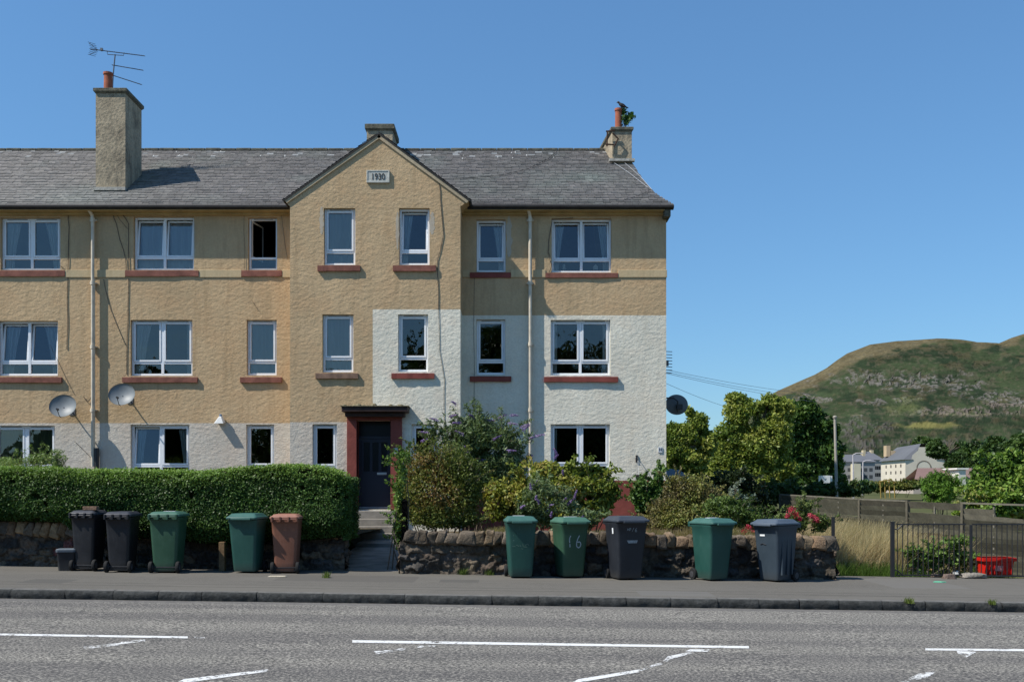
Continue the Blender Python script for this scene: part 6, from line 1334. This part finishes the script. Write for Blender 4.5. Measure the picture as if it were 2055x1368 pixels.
# grey houses
for i, (a, b, d, ye, yr_, yb_, cc, lb, gp) in enumerate(((1692, 1756, 235., 926, 911, 967, (.27, .27, .27), 'distant grey terrace with slate roof right of the thin pole', 0), (1738, 1772, 262., 922, 905, 962, (.30, .29, .27), 'slate roofed far house between the grey terrace and the cream block', 0))):
    z0 = float(G(70, d))-.5; o = thing('far_house', (X((a+b)/2, d), d, z0), lb, 'house'); mb = MB(); mb.box(X(a, d), X(b, d), d, d+9, z0, Z(ye, d), c=cc)
    if i == 0: mb.box(X(1707, d), X(1720, d), d-2.5, d-.01, z0, Z(ye+4, d), c=(.58, .52, .38))
    mb.build('wall', M['farm'], o)
    mb = MB(); x0, x1 = X(a, d)-.4, X(b, d)+.4; zr_ = Z(yr_, d+4.5); ze_ = Z(ye, d)+.02; mb.face([(x0, d-.3, ze_), (x1, d-.3, ze_), (x1-2, d+4.5, zr_), (x0+2, d+4.5, zr_)], 0, (.13, .135, .15)); mb.face([(x0, d+9, ze_), (x0+2, d+4.5, zr_), (x1-2, d+4.5, zr_), (x1, d+9, ze_)], 0, (.13, .135, .15)); mb.face([(x0, d-.3, ze_), (x0+2, d+4.5, zr_), (x0, d+9, ze_)], 0, (.13, .135, .15)); mb.face([(x1, d-.3, ze_), (x1, d+9, ze_), (x1-2, d+4.5, zr_)], 0, (.13, .135, .15))
    rf = mb.build('roof', M['farm'], o)
    for q in ((a+4), (b-14)): mb = MB(); mb.box(X(q, d), X(q+5, d), d+3.5, d+5, zr_-.8, Z(yr_-4, d), c=(.5, .42, .28)); mb.build('chimney', M['farm'], rf)
    for k in range(5):
        for zz in (ye+12, ye+26): mb = MB(); xw = X(a+9+k*(b-a-14)/4.6, d); mb.face([(xw, d-.02, Z(zz+7, d)), (xw+.8, d-.02, Z(zz+7, d)), (xw+.8, d-.02, Z(zz, d)), (xw, d-.02, Z(zz, d))], 0, (.07, .075, .08)); mb.build('window', M['farm'], o)
# poles, sign, wires, play frame
def pole(px0, y0, px1, y1, d, r, mat_, label, name='lamp_post', arm=True):
    b = (X(px1, d), d, float(G(X(px1, d), d))-.2); o = thing(name, b, label, 'lamp post' if arm else 'pole'); mb = MB(); t_ = (X(px0, d), d, Z(y0, d)); mb.tube([b, t_], [r, r*.75], 10); mb.build('post', mat_, o)
    mb = MB()
    if arm: mb.tube([t_, (t_[0]+.3, d, t_[2]+.15), (t_[0]+.9, d, t_[2]+.18)], .06, 6)
    else: mb.lathe([(r*1.2, 0), (r*1.3, .05), (r*.5, .08)], t_, 10)
    mb.build('lamp_head' if arm else 'cap', mat_, o)
M['concrete'] = plain('concrete_post', (.36, .33, .28), .9, .1, .15, 4)
pole(1675.5, 838, 1681.5, 1000, 32.5, .055, M['concrete'], 'slim pale pole rising behind the fence beside the dark tree', 'concrete_pole', False)
pole(1712, 912, 1713, 975, 95, .09, M['greysill'], 'distant lamp post nearest the dark tree', arm=True); pole(1732, 926, 1731, 972, 110, .09, M['greysill'], 'distant lamp post in front of the grey terrace', arm=True)
d = 42; o = thing('white_sign', (X(1660, d), d, 1), 'blank white box sign beside the dark tree and the thin pole', 'sign'); mb = MB(); mb.box(X(1650, d), X(1666, d), d, d+.5, Z(968, d), Z(953, d)); mb.box(X(1666.5, d), X(1671, d), d+.05, d+.5, Z(967, d), Z(953.5, d)); mb.build('panel', M['white_paint'], o); mb = MB(); mb.tube([(X(1658, d), d+.2, .8), (X(1658, d), d+.2, Z(968, d))], .05, 6); mb.build('post', M['iron'], o)
o = thing('climbing_frame', (X(1780, 88), 88, 1.0), 'yellow timber play frame in front of the distant cream block', 'play frame'); mb = MB(); d = 88
for a, y0 in ((1768, 963), (1777, 965), (1786, 962), (1796, 964)): mb.tube([(X(a, d), d, .9), (X(a, d), d+.2, Z(y0, d))], .055, 6, c=(.24, .17, .05))
mb.tube([(X(1764, d), d, Z(966, d)), (X(1786, d), d, Z(961, d)), (X(1799, d), d, Z(968, d))], .055, 6, c=(.25, .18, .05)); mb.build('frame', M['farm'], o)
for i, (a, ya, b, yb2_, lb) in enumerate(((1336, 741, 1640, 792, 'upper overhead wire leaving the gable to the right'), (1336, 745, 1640, 800, 'middle overhead wire, just under the upper one'), (1336, 748, 1640, 806, 'third overhead wire, close below the middle one'), (1336, 768, 1500, 828, 'lowest overhead wire, dipping behind the garden trees'))):
    mb = MB(); pts = []
    for k in range(13): u = k/12; dd = 33+u*12; pts.append((X(a+(b-a)*u, dd), dd, Z(ya+(yb2_-ya)*u+4*sin(pi*u), dd)))
    mb.tube(pts, .0065, 4); tag(mb.build('overhead_wire', M['alu'], None, loc=pts[0]), lb, 'wire')
# parked car half hidden behind the shrubs
def car():
    d = 35.6; xc = X(1288, d); z0 = .80; o = thing('parked_car', (xc, d, z0), 'blue-grey parked car glimpsed behind the brown shrub at the gable corner', 'car')
    prof = [(-1.9, .35), (-1.95, .75), (-1.75, .98), (-1.25, 1.05), (-.75, 1.48), (.55, 1.53), (1.25, 1.45), (1.75, 1.02), (1.95, .9), (1.98, .4), (1.5, .3), (-1.5, .3)]
    mb = MB(); n = len(prof); hw = .85; vs = []
    for y_, s_ in ((-hw, 1), (-hw*.92, 1.0), (hw*.92, 1.), (hw, 1)): vs += [(a, y_*(1 if b < 1.05 else .84), b) for a, b in prof]
    fs = [tuple(range(n)), tuple(3*n+k for k in range(n-1, -1, -1))]
    for j in range(3):
        for k in range(n): fs.append((j*n+(k+1) % n, j*n+k, (j+1)*n+k, (j+1)*n+(k+1) % n))
    mb.mesh(vs, fs); mb.build('body', plain('car_paint', (.10, .13, .17), .25, .6, .05), o, local=True, bevel=.03)
    for q in ([(-1.1, 1.08), (-.72, 1.42), (-.1, 1.45), (-.1, 1.08)], [(0, 1.08), (0, 1.45), (.55, 1.45), (1.1, 1.38), (1.5, 1.08)]):
        mb = MB(); mb.mesh([(a, -.80+.0*b if b < 1.1 else -.735, b) for a, b in q], [tuple(range(len(q)-1, -1, -1))]); mb.build('side_window', M['doorglass'], o, local=True)
    for a in (-1.2, 1.25):
        for y_ in (-.84, .84): mb = MB(); mb.lathe([(.2, -.09), (.3, -.09), (.31, 0), (.3, .09), (.2, .09)], (a, y_, .31), 20, axis='y'); w_ = mb.build('wheel', M['rubber'], o, local=True); mb = MB(); mb.lathe([(.19, -.095), (.05, -.08), (.05, .08), (.19, .095)], (a, y_, .31), 14, axis='y'); mb.build('rim', M['hub'], w_, local=True)
car()
# hill
def hill():
    nu, nv = 640, 300; pxs = np.concatenate([np.linspace(1180, 1480, 30), np.linspace(1484, 2140, 520), np.linspace(2150, 3600, 90)]); v = np.linspace(0, 1.25, nv)
    sky_ = [(1180, 960), (1300, 940), (1400, 900), (1470, 850), (1530, 802), (1560, 785), (1600, 767), (1635, 752), (1660, 738), (1682, 722), (1700, 710), (1745, 693), (1800, 686), (1850, 684), (1880, 682), (1925, 684), (1960, 689), (2005, 691), (2030, 680), (2055, 672), (2120, 655), (2300, 630), (2600, 640), (3000, 720), (3600, 880)]
    cr = np.interp(pxs, [a for a, b in sky_], [b for a, b in sky_]); D0, D1 = 460., 900.
    U, Vv = np.meshgrid(pxs, v, indexing='ij'); CRZ = CAMH+(HY-cr)*D1/F; 
    D = D0+(D1-D0)*np.minimum(Vv, 1)+np.clip(Vv-1, 0, 1)*900; q = np.minimum(Vv, 1)
    Xw = (U-CX)*D1/F*(.55+.45*q) if False else (U-CX)*D/F
    zb = 8.0
    # terraced profile: slope, crag band, slope, crag, steep foot
    f = np.interp(q, [0, .10, .22, .30, .50, .58, .66, .80, .92, 1.0], [0, .12, .30, .37, .52, .66, .72, .86, .965, 1.0])
    wob = (fbm(np.stack([U*.006, q*3, q*0], -1), 4, 21)-.5)*.10*np.sin(q*pi)
    Zw = zb+(CRZ[:, None]-zb)*np.clip(f+wob, 0, 1.0)
    back = np.clip(Vv-1, 0, 1); Zw = Zw - back*back*900
    # screen height of each point, for banding the cover by the photographed heights
    PY = HY-(Zw-CAMH)*F/D
    n1 = fbm(np.stack([U*.02, PY*.05, q*0], -1), 5, 22); n2 = fbm(np.stack([U*.055, PY*.12, q*0+3], -1), 5, 23); n3 = fbm(np.stack([U*.22+PY*.30, PY*.55-U*.12, q*0+5], -1), 5, 24); n4 = fbm(np.stack([U*.12, PY*.26, q*0+9], -1), 4, 25)
    green = np.array([.040, .055, .027]); dgreen = np.array([.022, .034, .019]); tan_ = np.array([.115, .096, .054]); rock = np.array([.135, .124, .112]); lg = np.array([.10, .12, .045])
    C = green*(1-.0)+0*n1[..., None]; m = np.clip((n1-.45)*5, 0, 1)[..., None]; C = dgreen*m+green*(1-m)
    m = np.clip((n2-.56)*7, 0, 1)[..., None]; C = C*(1-m*.6)+tan_*.6*m*.7
    crest = np.interp(U, pxs, cr); dep = PY-crest
    # dry crest grass, thicker at the left shoulder
    th = np.interp(U, [1500, 1560, 1700, 1780, 1850, 1900, 2000, 2100], [14, 18, 30, 24, 12, 6, 9, 16])
    m = np.clip((th-dep+ (n2-.5)*26)/8, 0, 1)[..., None]; C = C*(1-m)+tan_*m*(.35+1.25*(.5*n3+.5*n4)[..., None])
    def bandm(cx0, cy0, rx_, ry_, k=1): return np.clip(1.25-np.sqrt(((U-cx0)/rx_)**2+((PY-cy0)/ry_)**2)+ (n2-.5)*2.6*k, 0, 1)
    R = np.zeros(U.shape)
    for a, b, c_, e in ((1760, 758, 80, 14), (1870, 765, 90, 19), (1700, 762, 40, 12), (1930, 775, 50, 14), (1800, 770, 60, 10), (1960, 825, 120, 12), (1710, 870, 50, 32), (1770, 806, 60, 7), (2030, 810, 60, 10), (1740, 890, 60, 14), (1850, 888, 90, 8), (1790, 765, 130, 13), (1720, 860, 70, 30), (1640, 800, 40, 8), (1980, 790, 80, 12)): R = np.maximum(R, bandm(a, b, c_, e))
    Rm = np.clip((R-.22)*2.4*np.clip((n3-.36)*5, 0, 1)*np.clip((n4-.36)*5, 0, 1), 0, 1)*.75; m = np.clip((n4-.52)*7, 0, 1)[..., None]*.55; C = C*(1-m)+np.array([.075, .068, .045])*m
    rk = rock*(.15+1.75*n3[..., None]); dark = (U > 1660) & (PY > 845) ; rk = np.where(dark[..., None], rk*.55, rk)
    rk = np.where(((PY > 808) & (PY < 845) & (U > 1850))[..., None], rk*np.array([1.0, .90, .86]), rk)
    C = C*(1-Rm[..., None])+rk*Rm[..., None]
    m = np.clip(bandm(1860, 853, 55, 6, .4)*1.4, 0, 1)[..., None]; C = C*(1-m)+np.array([.15, .14, .05])*m
    m = np.clip(bandm(1820, 815, 30, 14, .8), 0, 1)[..., None]*.6; C = C*(1-m)+lg*m
    m = (np.clip(1-np.abs(PY-(831+ (U-1900)*.0))/1.6, 0, 1)*(U > 1690)*(n2 > .42))[..., None]*.6; C = C*(1-m)+np.array([.20, .18, .11])*m
    m = (np.clip((n3-.60)*9, 0, 1)*np.clip((n2-.4)*4, 0, 1)*(dep > 25))[..., None]*.7; C = C*(1-m)+dgreen*.5*m
    C = C*(.9+.2*RNG.random(U.shape)[..., None])
    D = D - (Rm*n3*2.5) + (n2-.5)*10*np.sin(np.clip(q, 0, 1)*pi); Zw = Zw + (n3-.5)*.8*np.clip(dep/12, 0, 1)+(n2-.5)*3*np.clip(dep/20, 0, 1)
    Vt = np.stack([Xw, D, Zw], -1).reshape(-1, 3)
    tag(npmesh('hill', Vt, grid_faces(nu, nv), M['hillm'], None, C.reshape(-1, 3), smooth=True), kind='structure')
hill()
# trees across the road (they show as reflections in the window glass)
for i, (x, y, h, r_, lb) in enumerate(((-37, -30, 9, 3.5, 'low round tree across the road, furthest left'), (-29, -32, 13, 4.2, 'second tree across the road from the left'), (-15, -27, 12, 4.5, 'tree across the road facing the left windows'), (-6, -29, 16.5, 5.4, 'tall tree across the road facing the entrance'), (2, -27, 17.5, 5.6, 'tall tree across the road facing the gable bay'), (10, -30, 17.5, 5.8, 'tall tree across the road facing the right windows'))):
    o = thing('street_tree', (x, y, 0), lb, 'tree', 'trees across the road'); B = [(x+RNG.normal(0, r_*.4), y+RNG.normal(0, r_*.3), h-r_*.9-k*h*.11, r_*(.6+.05*k), r_*.7, r_*.55) for k in range(6)]
    add_leaves('crown', blob_pts(B, 16000, .45, .22, .6, 60+i), .30, [(.02, .04, .012), (.04, .07, .02), (.06, .10, .03)], o, seed=i, clump=.4)
    mb = MB(); mb.tube([(x, y, -.3), (x, y, h*.45), (x+.3, y, h*.8)], [.3, .22, .08], 10); mb.build('trunk', M['bark'], o)
